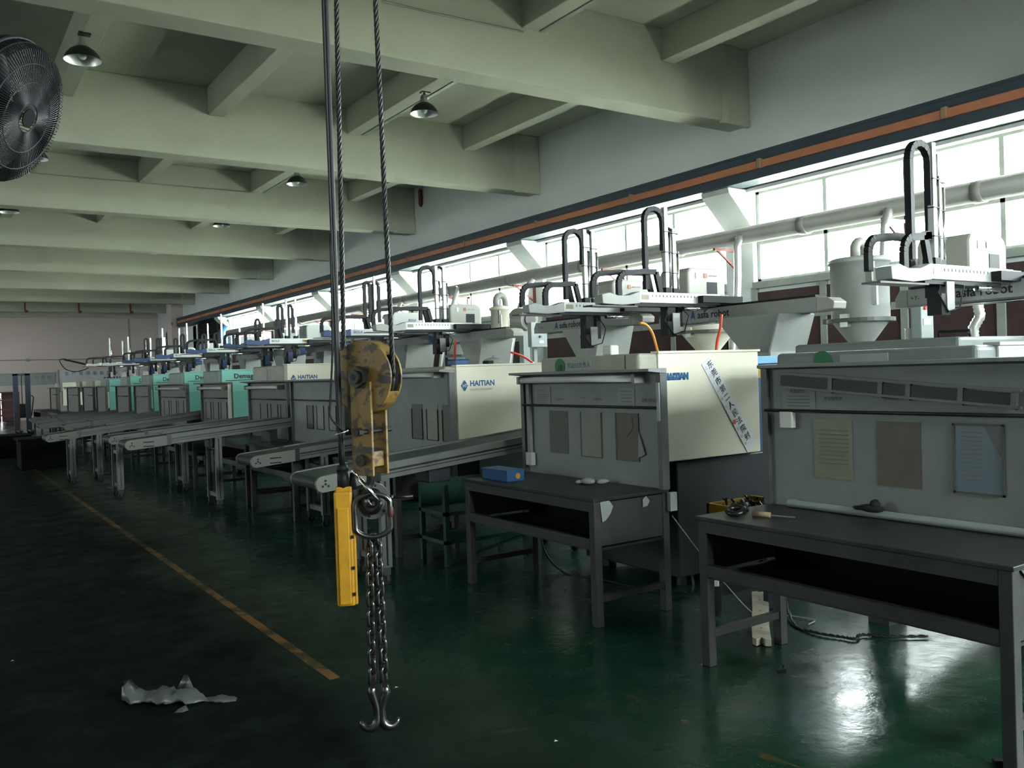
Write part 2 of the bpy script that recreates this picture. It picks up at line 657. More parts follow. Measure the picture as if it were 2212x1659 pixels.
portal('left_portal', (XL - .33, 39.5, 3.56), 1.45, 5, (0, -PI / 2, 0))
portal('left_portal', (XL - .33, 10.4, 3.56), 1.45, 2, (0, -PI / 2, 0))
portal('near_portal', (6.1, YN - .33, 3.56), 9, 1.45, (PI / 2, 0, 0))
# far wall with a bright doorway
wf = MB()
wf.box(XL - .3, 2.45, YF, YF + .3, -.2, ZC)
wf.box(2.45, 4.0, YF, YF + .3, 1.45, ZC)
wf.box(4.0, XO, YF, YF + .3, -.2, ZC)
wall_f = struct('wall_far', wf, pinkwall)
dr = bpy.data.objects.new('door_1', None)
col.objects.link(dr)
dr.location = (3.2, YF, 0)
ORG[dr.name] = Vector((3.2, YF, 0))
dr['kind'] = 'structure'
part('door_frame', MB().box(2.45, 4.0, YF, YF + .1, 1.38, 1.45).box(2.45, 2.53, YF, YF + .1, 0, 1.38).box(3.92, 4.0, YF, YF + .1, 0, 1.38).box(3.2, 3.27, YF, YF + .1, 0, 1.38), rustred, dr)
for x in (2.53, 3.27):
    part('pane', MB().box(x, x + .66, YF + .04, YF + .05, 0, 1.38), dim_pane, dr)

# maroon boards with pale battens on the low wall
for k in range(len(COLS) - 1):
    ya, yb = COLS[k] + .55, COLS[k] + PITCH_Y
    if yb < 2 or ya > 36:
        continue
    yb = min(yb, 36.9)
    n = 4
    st = (yb - ya) / n
    for i in range(n):
        part('wall_board', MB().box(XW + .02, XW + .06, ya + i * st + .05, ya + (i + 1) * st - .05, .9, 2.26), maroon, wall_r)
        part('wall_board', MB().box(XW + .02, XW + .06, ya + i * st + .05, ya + (i + 1) * st - .05, 2.36, 2.70), maroon, wall_r)
        part('batten', MB().box(XW - .01, XW + .06, ya + (i + 1) * st - .05, ya + (i + 1) * st + .05, .8, 2.78), framegrey, wall_r)
    part('batten', MB().box(XW - .015, XW + .06, ya, yb, 2.26, 2.36), framegrey, wall_r)
    part('window_sill', MB().box(XW - .04, XW + .10, ya, yb, 2.76, 2.86), framegrey, wall_r)

# windows
wi = 0
for k in range(len(COLS) - 1):
    ya, yb = COLS[k] + .55, COLS[k] + PITCH_Y
    if ya > 36:
        continue
    yb = min(yb, 36.9)
    wi += 1
    t = bpy.data.objects.new('window_%d' % wi, None)
    col.objects.link(t)
    t.location = (XW + .14, (ya + yb) / 2, WIN0)
    ORG[t.name] = Vector(t.location)
    t['kind'] = 'structure'
    x0, x1 = XW + .10, XW + .17
    fr = MB().box(x0, x1, ya, ya + .06, WIN0, WIN1).box(x0, x1, yb - .06, yb, WIN0, WIN1).box(x0, x1, ya, yb, WIN0, WIN0 + .06).box(x0, x1, ya, yb, WIN1 - .05, WIN1)
    part('window_frame', fr, framegrey, t)
    n = 4 if yb - ya > 3.5 else 2
    st = (yb - ya) / n
    part('transom', MB().box(x0, x1, ya + .06, yb - .06, 3.44, 3.56), framegrey, t)
    for i in range(1, n):
        part('mullion', MB().box(x0, x1, ya + i * st - .03, ya + i * st + .03, WIN0 + .06, WIN1 - .05), framegrey, t)
    for i in range(n):
        for za, zb in ((WIN0 + .06, 3.44), (3.56, WIN1 - .05)):
            part('pane', MB().box(XW + .13, XW + .136, ya + i * st + .03, ya + (i + 1) * st - .03, za, zb), glass, t)

# crane runway: corbels, rail beam, orange bus bar
for k, y in enumerate(COLS):
    if y > 40 or y < -3:
        continue
    mb = MB().prism([(XW + .0, 3.72), (10.20, 4.205), (10.18, 4.288), (XW, 4.288)], 'xz', y, y + .56)
    part('corbel', mb, whitepaint, wall_r, bevel=.015)
crane = thing('crane_runway', 'dark blue crane runway beam with orange bus bar above the windows', 'crane rail', (10.3, 20, 4.33))
part('runway_beam', MB().box(10.14, 10.50, YN, 43.4, 4.29, 4.33).box(10.15, 10.34, YN, 43.4, 4.33, 4.65).box(10.14, 10.50, YN, 43.4, 4.65, 4.69), navy, crane)
part('bus_bar', MB().box(10.09, 10.15, YN, 43.0, 4.425, 4.535), orange, crane, bevel=.012)
for k in range(16):
    y = 1.2 + k * 2.75
    if k % 1 == 0:
        part('bus_bar_clip', MB().box(10.075, 10.15, y + 1.65, y + 1.72, 4.42, 4.56), cardboard, crane, bevel=.01)
part('wall_ledge', MB().box(XW - .12, XW + .02, YN, 36.9, 4.24, 4.288), whitepaint, wall_r)

# exhaust louvre, arched fan opening and pilaster at the far end of the window wall
lv = thing('louvred_vent', 'dark louvred exhaust vent at the far end of the window wall', 'vent', (10.6, 39.4, 3.1))
part('vent_frame', MB().box(10.52, 10.70, 37.8, 41.1, 4.28, 4.42).box(10.52, 10.70, 37.8, 41.1, 3.05, 3.15).box(10.52, 10.70, 37.8, 37.95, 3.15, 4.28).box(10.52, 10.70, 40.95, 41.1, 3.15, 4.28).box(10.52, 10.70, 39.4, 39.5, 3.15, 4.28), dark_louver, lv)
for i in range(9):
    part('slat', MB().bar((10.60, 37.95, 3.22 + i * .12), (10.60, 40.95, 3.22 + i * .12), .10, .015, (.6, 0, 1)), dark_louver, lv)
part('vent_back', MB().box(10.66, 10.70, 37.95, 40.95, 3.15, 4.28), black, lv)
bt = thing('blue_exhaust_duct', 'blue painted duct elbow under a white arch beside the far vent', 'duct', (10.5, 36.4, 3.2))
part('duct_body', MB().tube([(10.66, 36.7, 3.75), (10.45, 36.6, 3.75), (10.35, 36.5, 3.6), (10.33, 36.4, 3.1)], .2, 14), bluebox, bt, smooth=True)
part('arch_ring', MB().tube([(10.62, 36.7 + .42 * math.cos(a), 3.75 + .42 * math.sin(a)) for a in [PI * i / 12 for i in range(13)]], .05, 8), whitepaint, bt, smooth=True)
struct('trim_1', MB().box(10.15, XW, 44.4, 45.4, 0, ZC), pinkwall)
struct('trim_2', MB().box(-.62, -.12, 3.5, 4.0, 0, ZB), plaster)

# ---------------------------------------------------------------- vacuum pipe along the windows
pipe = thing('vent_pipe', 'long grey ventilation pipe running along the windows', 'pipe', (10.33, 16, 3.54))
part('pipe_run', MB().cyl((10.33, YN, 3.53), (10.33, 35.6, 3.56), .128, n=20), pipem, pipe, smooth=True)
for i in range(15):
    y = .4 + i * 2.45
    part('pipe_collar', MB().cyl((10.33, y, 3.53), (10.33, y + .12, 3.53), .137, n=20), pipem, pipe, smooth=True)
for y in [c + .28 for c in COLS] + [c + 2.95 for c in COLS]:
    if not (-1 < y < 36):
        continue
    part('bracket', MB().box(10.14, XW + (.05), y - .02, y + .02, 3.36, 3.40).box(XW - .05, XW, y - .02, y + .02, 3.02, 3.40).bar((10.2, y, 3.38), (XW - .03, y, 3.06), .03, .03), rustred, pipe)

HG = 'foil hoses dropping from the ventilation pipe'
for lab, pts in (
    ('silver corrugated hose hanging from the pipe behind the nearest hopper dryer', [(10.2, 6.44, 3.5), (10.12, 6.45, 3.3), (10.1, 6.47, 2.9), (10.05, 6.5, 2.3)]),
    ('silver corrugated hose dropping beside the white column right of the second robot', [(10.2, 8.87, 3.52), (10.13, 8.86, 3.38), (10.12, 8.86, 2.9), (10.1, 8.88, 2.4), (10.0, 8.9, 1.7)]),
    ('silver corrugated hose slanting left from the pipe to the grey switch box', [(10.2, 14.2, 3.45), (10.1, 14.28, 3.3), (9.9, 14.4, 2.7), (9.8, 14.46, 2.1), (9.75, 14.5, 1.6)]),
    ('silver corrugated hose thin and slanting behind the fourth robot cover', [(10.2, 17.13, 3.58), (10.15, 17.25, 3.3), (10.1, 17.4, 2.9), (10.0, 17.55, 2.3), (9.9, 17.6, 1.6)]),
    ('silver corrugated hose behind the left part of the fifth robot', [(10.2, 20.0, 3.5), (10.15, 20.2, 3.2), (10.1, 20.4, 2.8), (10.0, 20.6, 2.2)]),
):
    mb = MB()
    P = [Vector(p) for p in pts]
    rings, rad = [], []
    for a, b in zip(P[:-1], P[1:]):
        n = max(2, int((b - a).length / .018))
        for i in range(n):
            rings.append(a.lerp(b, i / n))
            rad.append(.058 if len(rings) % 2 else .050)
    mb.tube(rings, rad, 10)
    single('corrugated_hose', mb, hosem, lab, 'hose', HG, smooth=True)

# ---------------------------------------------------------------- hall lamps
LB = {(1.78, 11.85): 'bell-shaped hall lamp at top left beside the wall fan', (6.55, 11.85): 'bell-shaped hall lamp right of the hoist ropes',
      (1.78, 17.35): 'bell-shaped hall lamp just below the wall fan', (6.55, 17.35): 'bell-shaped hall lamp just left of the hoist ropes',
      (1.78, 22.85): 'far bell lamp half hidden by a beam at the left edge', (6.55, 22.85): 'far bell lamp half hidden by a beam left of the hoist ropes'}
for (x, y), lab in LB.items():
    t = thing('hall_lamp', lab, 'lamp', (x, y, 5.96), 'bell lamps under the ceiling joists')
    xj = x if x < 3 else x
    part('lamp_stem', MB().cyl((x + .02, y, 5.97), (x, y, 5.88), .018, n=8).box(x - .04, x + .10, y - .05, y + .05, 5.94, 5.965), lampout, t)
    part('lamp_cap', MB().lathe([(0, 5.915), (.035, 5.91), (.05, 5.88), (.055, 5.84), (.07, 5.80), (.075, 5.775)], (x, y, -.0), 20), pipem, t, smooth=True)
    out = [(.07, 5.79), (.10, 5.775), (.15, 5.74), (.19, 5.69), (.215, 5.635), (.218, 5.625)]
    part('lamp_shade', MB().lathe(out, (x, y, 0), 28), lampout, t, smooth=True)
    part('reflector', MB().lathe([(r - .004, z - .003) for r, z in out], (x, y, 0), 28), lampin, t, smooth=True)
    part('bulb', MB().sphere((x, y, 5.70), .055, 12, (1, 1, 1.3)), glassbulb, t, smooth=True)

single('conduit', MB().tube([(4.5, 9.03, 5.88), (5.6, 9.03, 5.885), (6.46, 9.03, 5.90)], .012, 6), pipem, 'thin conduit along the nearest beam at the top of the picture', 'conduit')
single('conduit', MB().tube([(-1.0, 20.03, 5.96), (2.0, 20.03, 5.955), (6.5, 20.03, 5.95)], .014, 6), pipem, 'long thin conduit along the third beam left of the ropes', 'conduit')
for x, y0, y1, lab in ((6.72, 9.47, 14.5, 'cable tray along a joist above the right hall lamp'), (6.72, 15.0, 20.0, 'cable tray along a joist above the middle hall lamp'), (6.72, 3.97, 9.03, 'cable tray along the joist at the top edge of the picture')):
    single('cable_tray', MB().box(x - .01, x + .06, y0, y1, 5.95, 5.99), framegrey, lab, 'cable tray', 'trays along the ceiling joists')
single('red_fire_ball', MB().cyl((10.64, 19.6, 5.95), (10.64, 19.6, 6.28), .055, n=14).cyl((10.64, 19.6, 5.88), (10.64, 19.6, 5.95), .025, .055, 14).cyl((10.64, 19.6, 6.28), (10.64, 19.6, 6.33), .055, .02, 14).box(10.6, 10.7, 19.57, 19.63, 6.1, 6.14), rustred, 'dark red tube fixed to the wall beside a beam end', 'extinguisher', smooth=False).name = 'wall_extinguisher'
for i, (x, lab) in enumerate(((4.17, 'thin brown hanger rod under the last beam, leftmost of three'), (6.49, 'thin brown hanger rod under the last beam, middle of three'), (8.85, 'thin brown hanger rod under the last beam, nearest the window wall'))):
    single('hanger_rod', MB().cyl((x, 47.3, 5.30), (x, 47.3, ZC), .04, n=6).box(x - .02, x + .12, 47.26, 47.34, 5.2, 5.32), rustred, lab, 'rod', 'hanger rods at the far end')

# ---------------------------------------------------------------- workbenches with back boards
def bench(y0, y1, lab, near=True, zt=.80, x0=3.40, x1=4.0, ztop=1.58, bm=None, rod=True, tubez=1.53, lipx=.14):
    bm = bm or boardm
    t = thing('workbench', lab, 'workbench', ((x0 + x1) / 2, (y0 + y1) / 2, 0))
    lw = .055
    part('tabletop', MB().box(x0 - .01, x1 + .03, y0 - .01, y1 + .01, zt - .022, zt), benchtop, t, bevel=.004)
    part('front_rail', MB().box(x0, x0 + .04, y0 + lw, y1 - lw, zt - .085, zt - .022), benchsteel, t)
    part('shelf_rail', MB().box(x0, x0 + .04, y0 + lw, y1 - lw, .485, .545), benchsteel, t)
    part('shelf', MB().box(x0 + .02, x1, y0 + .02, y1 - .02, .47, .485), darkbase, t)
    part('cavity_shade_back', MB().box(x1 - .02, x1 - .01, y0 + .03, y1 - .03, .485, zt - .022), matteblack, t)  # cavity shade put into the colour: near-black shelf, matte black back sheet
    for ya in (y0 + .006, y1 - .016):
        part('side_panel', MB().box(x0 + lw, x1 - .02, ya, ya + .01, .50, zt - .03), benchsteel, t)
    for ya in (y0, y1 - lw):
        part('leg', MB().box(x0, x0 + lw, ya, ya + lw, 0, zt - .022), benchsteel, t, bevel=.004)
        part('leg', MB().box(x1 - .02, x1 + lw - .02, ya, ya + lw, 0, zt - .022), benchsteel, t, bevel=.004)
        part('stretcher', MB().box(x0 + lw, x1 - .02, ya + .01, ya + .045, .15, .19), benchsteel, t)
    for ya in (y0 - .02, y1 - .01):
        part('post', MB().box(x1 - .03, x1 + .03, ya, ya + .03, zt, ztop + .01).box(x1 - .035, x1 - .03, ya - .005, ya + .035, zt, ztop), postm, t)
    part('back_panel', MB().box(x1, x1 + .02, y0 + .01, y1 - .01, zt, ztop), bm, t)
    part('top_lip', MB().prism([(x1 + .02, ztop - .02), (x1 - lipx, ztop - .005), (x1 - lipx, ztop + .012), (x1 + .02, ztop + .014)], 'xz', y0 - .03, y1 + .03), bm, t)
    if rod:
        part('hanging_rod', MB().cyl((x1 - .035, y0, 1.335), (x1 - .035, y1, 1.335), .009, n=8), darkiron, t, smooth=True)
    if tubez:
        part('lamp_tube', MB().cyl((x1 - .07, y0 + .18, tubez), (x1 - .07, y1 - .04, tubez), .022, n=12), plasticwhite, t, smooth=True)
        for ya in (y0 + .15, y1 - .05):
            part('lamp_holder', MB().box(x1 - .10, x1, ya, ya + .03, tubez - .03, tubez + .03), pipem, t)
    return t


b1 = bench(1.68, 3.30, 'nearest steel workbench at lower right under a large grey notice board', tubez=None, lipx=.06)
# sagging strip light of the nearest board
fx = MB()
ya, yb, za, zb = 3.19, 1.90, 1.50, 1.40
part('strip_light_frame', MB().bar((3.965, ya, za + .045), (3.965, yb, zb + .045), .02, .012).bar((3.965, ya, za - .03), (3.965, yb, zb - .03), .02, .012), alu_d, b1)
cuts = [0, .25, .52, .68, 1.0]
ks = [0, .26, .485, .60, .80, .985]
for a, b in zip(ks[:-1], ks[1:]):
    pa = Vector((3.975, ya + (yb - ya) * a, za + (zb - za) * a))
    pb = Vector((3.975, ya + (yb - ya) * (b - .022), za + (zb - za) * (b - .022)))
    part('slot', MB().bar(pa, pb, .012, .062), darkbase, b1)
    part('slot_divider', MB().bar(pb, pb + (pb - pa).normalized() * .025, .02, .085), alu_d, b1)
b2 = bench(4.17, 5.72, 'steel workbench in front of machine ten, blue box on its left end')
b3 = bench(6.90, 8.28, 'third workbench, right behind the hanging hook block', zt=.80, tubez=1.60, rod=False, ztop=1.63)
b4 = bench(9.45, 11.02, 'fourth workbench, directly left of the hoist ropes with three pale sheets', tubez=None)
b5 = bench(11.18, 12.80, 'fifth workbench, left of the fourth and right of the teal machines', bm=board_far, tubez=1.5)
b6 = bench(13.80, 15.45, 'sixth workbench, grimy board before the nearest teal machine', bm=board_far, tubez=1.5)
b7 = bench(16.50, 18.70, 'seventh workbench, wide grimy board between the first and second teal machines', bm=board_far, tubez=1.5)
b8 = bench(19.70, 21.20, 'eighth workbench, narrow board before the third teal machine', bm=board_far, tubez=None)
b9 = bench(21.85, 23.45, 'ninth workbench, board before the fourth teal machine', bm=board_far, tubez=None)
b10 = bench(25.0, 26.4, 'tenth workbench, narrow board before the leftmost teal machine', bm=board_far, tubez=None, rod=False)
b11 = bench(27.0, 28.9, 'eleventh workbench, right of the forklift among the far white machines', bm=board_far, tubez=None)
b12 = bench(29.8, 32.3, 'twelfth workbench, wide board among the far white machines', bm=board_far, tubez=None)
b13 = bench(34.6, 37.0, 'last workbench in the row, beside the blue stacker', bm=board_far, tubez=None)
# bright plastic edge strip and cable tray on two far boards
part('edge_strip', MB().box(3.95, 3.99, 13.74, 13.78, .80, 1.56), plasticwhite, b6)
# second bench: socket box and switch cover
part('socket_box', MB().box(3.95, 3.99, 5.60, 5.68, .86, .96), whitepaint, b2, bevel=.004)
part('wire_duct', MB().box(3.965, 3.99, 5.63, 5.67, .96, 1.5), boardm, b2)
part('switch_cover', MB().box(4.0, 4.06, 4.12, 4.15, .66, .78), framegrey, b2)
part('paint_strip', MB().box(3.955, 3.965, 4.15, 4.175, 1.25, 1.5), boxgrey, b2)
flat('paper_scrap', [(3.445, 4.168, .775), (3.52, 4.168, .78), (3.55, 4.168, .74), (3.53, 4.168, .70), (3.49, 4.168, .66), (3.46, 4.168, .65)], oldpaper, b2, (0, -1, 0), .003)
flat('paper_scrap', [(3.80, 4.168, .755), (3.83, 4.168, .775), (3.86, 4.168, .74), (3.84, 4.168, .71), (3.80, 4.168, .705)], oldpaper, b2, (0, -1, 0), .003)
# nearest bench: side plate with torn film
flat('torn_film', [(3.46, 1.678, .775), (3.95, 1.678, .775), (3.95, 1.678, .74), (3.8, 1.678, .755), (3.72, 1.678, .735), (3.62, 1.678, .75), (3.52, 1.678, .72)], plastic_t, b1, (0, -1, 0), .003)
part('socket_box', MB().box(3.95, 3.99, 3.11, 3.19, 1.24, 1.33), plasticwhite, b1, bevel=.004)

# sheets on the boards
X = 3.998
sg = 'sheets on the nearest notice board'
s1 = sheet_x('poster', 2.765, 3.0, .975, 1.292, X, yellowposter, 'yellowed instruction sheet on the nearest notice board', 'poster')
s2 = sheet_x('poster', 2.39, 2.625, .965, 1.29, X, brownposter, 'plain brown sheet in the middle of the nearest notice board', 'poster')
s3 = sheet_x('poster', 2.0, 2.225, .97, 1.288, X, blueposter, 'bluish plastic sleeve sheet at the right of the nearest notice board', 'poster')
flat('film_glare', [(3.995, 2.08, 1.285), (3.995, 2.005, 1.283), (3.995, 2.005, 1.14), (3.995, 2.03, 1.18)], plastic_t, s3, (-1, 0, 0), .001)
part('sleeve_rim', MB().box(3.99, 3.996, 1.995, 2.005, .965, 1.29).box(3.99, 3.996, 2.22, 2.23, .965, 1.29).box(3.99, 3.996, 1.995, 2.23, .965, .975).box(3.99, 3.996, 1.995, 2.23, 1.283, 1.293), darkposter, s3)
for i in range(9):
    part('text_line', MB().box(3.994, 3.996, 2.84 - .05, 2.97, 1.23 - i * .022, 1.236 - i * .022), faint, s1)
for i in range(12):
    part('text_line', MB().box(3.994, 3.996, 2.09, 2.19, 1.25 - i * .02, 1.2545 - i * .02), faint, s3)
s4 = sheet_x('notice_paper', 2.985, 3.2, 1.345, 1.465, X, oldpaper, 'pale notice paper at the upper left of the nearest board', 'paper')
text('机台责任', .026, (3.994, 3.15, 1.435), (0, -1, 0), (0, 0, 1), ink, s4)
for i in range(4):
    part('text_line', MB().box(3.994, 3.996, 3.02, 3.17, 1.412 - i * .018, 1.418 - i * .018), faint, s4)
for (y, z, s, sz) in ((2.93, 1.395, '作业指导书', .022), (2.58, 1.40, '检验标准书', .022), (2.18, 1.425, '机台保养记录', .018), (2.18, 1.40, '成型条件记录表', .018), (2.18, 1.375, '日常点检记录', .018)):
    text(s, sz, (3.997, y, z), (0, -1, 0), (0, 0, 1), ink, b1)

p1 = sheet_x('poster', 5.18, 5.41, .97, 1.295, X, darkposter, 'dark grey sheet at the left of machine ten\'s board', 'poster')
p2 = sheet_x('poster', 4.79, 5.022, .965, 1.29, X, greyposter, 'pale grey plastic sleeve in the middle of machine ten\'s board', 'poster')
p3 = sheet_x('poster', 4.40, 4.63, .97, 1.293, X, brownposter, 'brown cracked sheet at the right of machine ten\'s board', 'poster')
for p in (p2, p3):
    y0 = 4.79 if p is p2 else 4.40
    part('sleeve_rim', MB().box(3.99, 3.996, y0 - .004, y0 + .003, .965, 1.292).box(3.99, 3.996, y0 + .227, y0 + .234, .965, 1.292).box(3.99, 3.996, y0, y0 + .23, .963, .97), darkposter, p)
part('crack', MB().tube([(3.995, 4.46, 1.27), (3.995, 4.45, 1.2), (3.995, 4.48, 1.16), (3.995, 4.52, 1.13)], .0015, 4), darkiron, p3)
tri = MB().add([(3.985, 4.39, 1.17), (3.985, 4.33, 1.02), (3.985, 4.40, .99), (3.998, 4.41, 1.1)], [(0, 1, 2), (0, 2, 3), (0, 3, 1), (1, 3, 2)])
single('paper_corner', tri, oldpaper, 'white paper corner sticking out beside the brown cracked sheet', 'paper')
q1 = sheet_x('notice_paper', 5.385, 5.595, 1.345, 1.475, X, oldpaper, 'pale notice paper at the upper left of machine ten\'s board', 'paper')
text('安全须知', .024, (3.994, 5.55, 1.44), (0, -1, 0), (0, 0, 1), faint, q1)
for i in range(5):
    part('text_line', MB().box(3.994, 3.996, 5.42, 5.56, 1.415 - i * .015, 1.42 - i * .015), faint, q1)
q2 = sheet_x('notice_paper', 4.43, 4.60, 1.35, 1.465, X, oldpaper, 'pale notice paper at the upper right of machine ten\'s board', 'paper')
for i in range(4):
    part('text_line', MB().box(3.994, 3.996, 4.46, 4.57, 1.44 - i * .024, 1.446 - i * .024), faint, q2)
for (y, z, s, sz) in ((5.31, 1.375, '作业指导书', .018), (4.87, 1.378, '检验标准书', .020), (4.36, 1.372, '日常点检记录', .026)):
    text(s, sz, (3.997, y, z), (0, -1, 0), (0, 0, 1), ink, b2)
text('机台编号', .018, (3.997, 5.02, 1.39), (0, -1, 0), (0, 0, 1), inkgrey, b2)

for (ya, yb, m, lab) in ((7.475, 7.69, darkposter, 'olive sheet on the third workbench board, nearest the hook'), (7.17, 7.385, greyposter, 'grey sheet in the middle of the third workbench board'), (6.93, 7.08, brownposter, 'brown sheet at the right of the third workbench board'),
                         (10.32, 10.53, darkposter, 'dark sheet at the left of the fourth workbench board'), (9.98, 10.20, greyposter, 'torn grey sheet in the middle of the fourth workbench board'), (9.60, 9.82, greyposter, 'grey sheet at the right of the fourth workbench board, by the ropes'),
                         (12.05, 12.35, darkposter, 'dark sleeve at the left of the fifth workbench board'), (11.62, 11.90, darkposter, 'dark sleeve in the middle of the fifth workbench board'), (11.28, 11.50, darkposter, 'dark sleeve at the right of the fifth workbench board'),
                         (14.95, 15.25, darkposter, 'dark sleeve at the left of the sixth workbench board'), (14.5, 14.8, darkposter, 'dark sleeve in the middle of the sixth workbench board'), (14.02, 14.35, brownposter, 'brown sleeve at the right of the sixth workbench board'),
                         (17.95, 18.35, darkposter, 'dark sleeve at the left of the seventh workbench board'), (17.35, 17.75, darkposter, 'dark sleeve in the middle of the seventh workbench board'), (16.8, 17.2, darkposter, 'dark sleeve at the right of the seventh workbench board')):
    s = sheet_x('poster', ya, yb, .98, 1.32 if ya < 9 else 1.27, X, m, lab, 'poster')
    part('sleeve_rim', MB().box(3.99, 3.996, ya - .004, ya + .004, .978, 1.27).box(3.99, 3.996, yb - .004, yb + .004, .978, 1.27).box(3.99, 3.996, ya, yb, .975, .982), black, s)

# ---------------------------------------------------------------- injection moulding machines
def machine(b, lab, style='haitian', wid=1.2, zt=1.70, xd0=4.25, xd1=5.29, front=True, logo=None, far=False, door_z=.93, xs=4.08, openbase=False):
    main = {'haitian': beige, 'teal': teal}[style]
    dull = {'haitian': beige_d, 'teal': teal_d}[style]
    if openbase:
        main, dull = lidgrey, mgrey_d  # nearest machine: grey of the window haze put into the enamel colours
    y1 = b + wid
    t = thing('injection_molding_machine', lab, 'machine', (6.4, b + wid / 2, 0))
    if openbase:
        part('machine_base', MB().box(4.5, 8.7, b + .06, y1 - .06, .62, .92), darkbase, t)
        for x in (4.75, 6.5, 8.3):
            for y in ((b + .10, b + .24), (y1 - .24, y1 - .10)):
                part('base_foot', MB().box(x, x + .18, y[0], y[1], 0, .62), darkbase, t)
    else:
        part('machine_base', MB().box(4.45, 5.55, b + .04, y1 - .04, .08, door_z - .01).box(5.55, 8.7, b + .04, y1 - .04, .14, .62), darkbase, t, bevel=.01)
        for x in (4.6, 5.3, 6.6, 8.3):
            for y in (b + .14, y1 - .14):
                part('base_foot', MB().cyl((x, y, 0), (x, y, .14), .07, .05, 10), darkiron, t)
        part('hydraulic_cylinder', MB().cyl((5.75, b + .16, .62), (5.75, b + .16, .78), .06, n=14).cyl((5.75, b + .16, .78), (5.75, b + .16, .80), .066, n=14), darkiron, t, smooth=False)
    if front:
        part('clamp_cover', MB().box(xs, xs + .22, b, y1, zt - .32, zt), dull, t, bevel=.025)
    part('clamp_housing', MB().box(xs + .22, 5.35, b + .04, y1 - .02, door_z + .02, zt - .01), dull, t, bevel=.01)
    sd = part('safety_door', MB().box(xd0, xd1, b - .015, b + .03, door_z, zt - .005), main, t, bevel=.008)
    part('top_rail', MB().box(xd0, xd1 + .02, b - .02, b + .06, zt - .004, zt + .012), main, t)
    part('fixed_platen', MB().box(6.05, 6.4, b + .1, y1 - .1, .62, 1.66), mgrey, t, bevel=.01)
    for y in (b + .3, y1 - .3):
        for z in (1.05, 1.5):
            part('tie_bar', MB().cyl((5.3, y, z), (6.1, y, z), .045, n=12), steel, t, smooth=True)
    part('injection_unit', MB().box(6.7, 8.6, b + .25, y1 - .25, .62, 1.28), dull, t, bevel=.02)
    part('barrel_cover', MB().cyl((6.4, (b + y1) / 2, 1.15), (7.6, (b + y1) / 2, 1.15), .12, n=16), steel, t, smooth=True)
    if style == 'teal':
        part('colour_band', MB().box(xd0, xd1, b - .018, b - .012, door_z, door_z + .50), mat('teal_dark_band', (.17, .45, .38), .45, var=.12, scale=2), t)
    if logo == 'haitian':
        lx, lz = xd0 + .045, zt - .19
        g = part('logo_mark', MB().prism([(lx, lz), (lx + .035, lz - .05), (lx + .045, lz - .05), (lx + .08, lz), (lx + .045, lz + .05), (lx + .035, lz + .05)], 'xz', b - .018, b - .014), inkblue, sd)
        text('HT', .045, (lx + .017, b - .0195, lz - .016), (1, 0, 0), (0, 0, 1), paper, g, bold=.001)
        text('HAITIAN', .072, (lx + .10, b - .0165, lz - .005), (1, 0, 0), (0, 0, 1), inkblue, sd, bold=.0025)
        text('PLASTICS MACHINERY', .026, (lx + .10, b - .0165, lz - .05), (1, 0, 0), (0, 0, 1), inkgrey, sd)
    if logo == 'demag':
        text('Demag', .115, (xd0 + .20, b - .0185, zt - .14), (1, 0, 0), (0, 0, 1), ink, sd, bold=.002)
        part('logo_underline', MB().box(xd0 + .06, xd0 + .52, b - .0185, b - .015, zt - .178, zt - .168), ink, sd)
    return t, sd


m1, d1 = machine(2.15, 'nearest injection molding machine behind the big notice board at the right edge', wid=1.16, zt=1.655, openbase=True)
m2, d2 = machine(4.47, 'beige injection molding machine ten with a paper strip on its door', wid=1.15, zt=1.70)
m3, d3 = machine(7.16, 'beige injection molding machine right of the hook block, blue box on top', wid=1.10, zt=1.675, xd0=4.20, xd1=5.6, logo='haitian')
m4, d4 = machine(9.75, 'injection molding machine hidden behind the hook block and the fourth board', wid=1.15, zt=1.50, front=False, xs=4.3)
m5, d5 = machine(11.56, 'beige injection molding machine with a big logo left of the hoist ropes', wid=1.36, zt=1.80, xd0=4.12, xd1=5.5, logo='haitian')
m6, d6 = machine(14.80, 'teal injection molding machine nearest the ropes, lettering on its door', 'teal', wid=.9, zt=1.79, xd0=4.15, xd1=5.9, logo='demag', far=True)
m7, d7 = machine(17.33, 'teal injection molding machine, second of the teal row from the ropes', 'teal', wid=.95, zt=1.80, xd0=4.15, xd1=5.9, logo='demag', far=True)
m8, d8 = machine(20.05, 'teal injection molding machine, third of the teal row from the ropes', 'teal', wid=.85, zt=1.80, xd0=4.15, xd1=5.9, logo='demag', far=True)
m9, d9 = machine(22.55, 'teal injection molding machine, fourth of the teal row from the ropes', 'teal', wid=.85, zt=1.80, xd0=4.15, xd1=5.9, logo='demag', far=True)
m10, d10 = machine(25.45, 'teal injection molding machine, leftmost and farthest of the teal row', 'teal', wid=.9, zt=1.75, xd0=4.15, xd1=5.9, far=True)
m11, d11 = machine(27.75, 'white injection molding machine just left of the teal row', zt=1.75, xd0=4.15, xd1=5.9, logo='haitian', far=True)
m12, d12 = machine(30.2, 'white injection molding machine second beyond the teal row', wid=.8, zt=1.75, xd0=4.15, xd1=5.9, logo='haitian', far=True)
m13, d13 = machine(34.9, 'white injection molding machine with logo facing the stacker', wid=1.5, zt=1.75, xd0=4.15, xd1=6.6, logo='haitian', far=True)

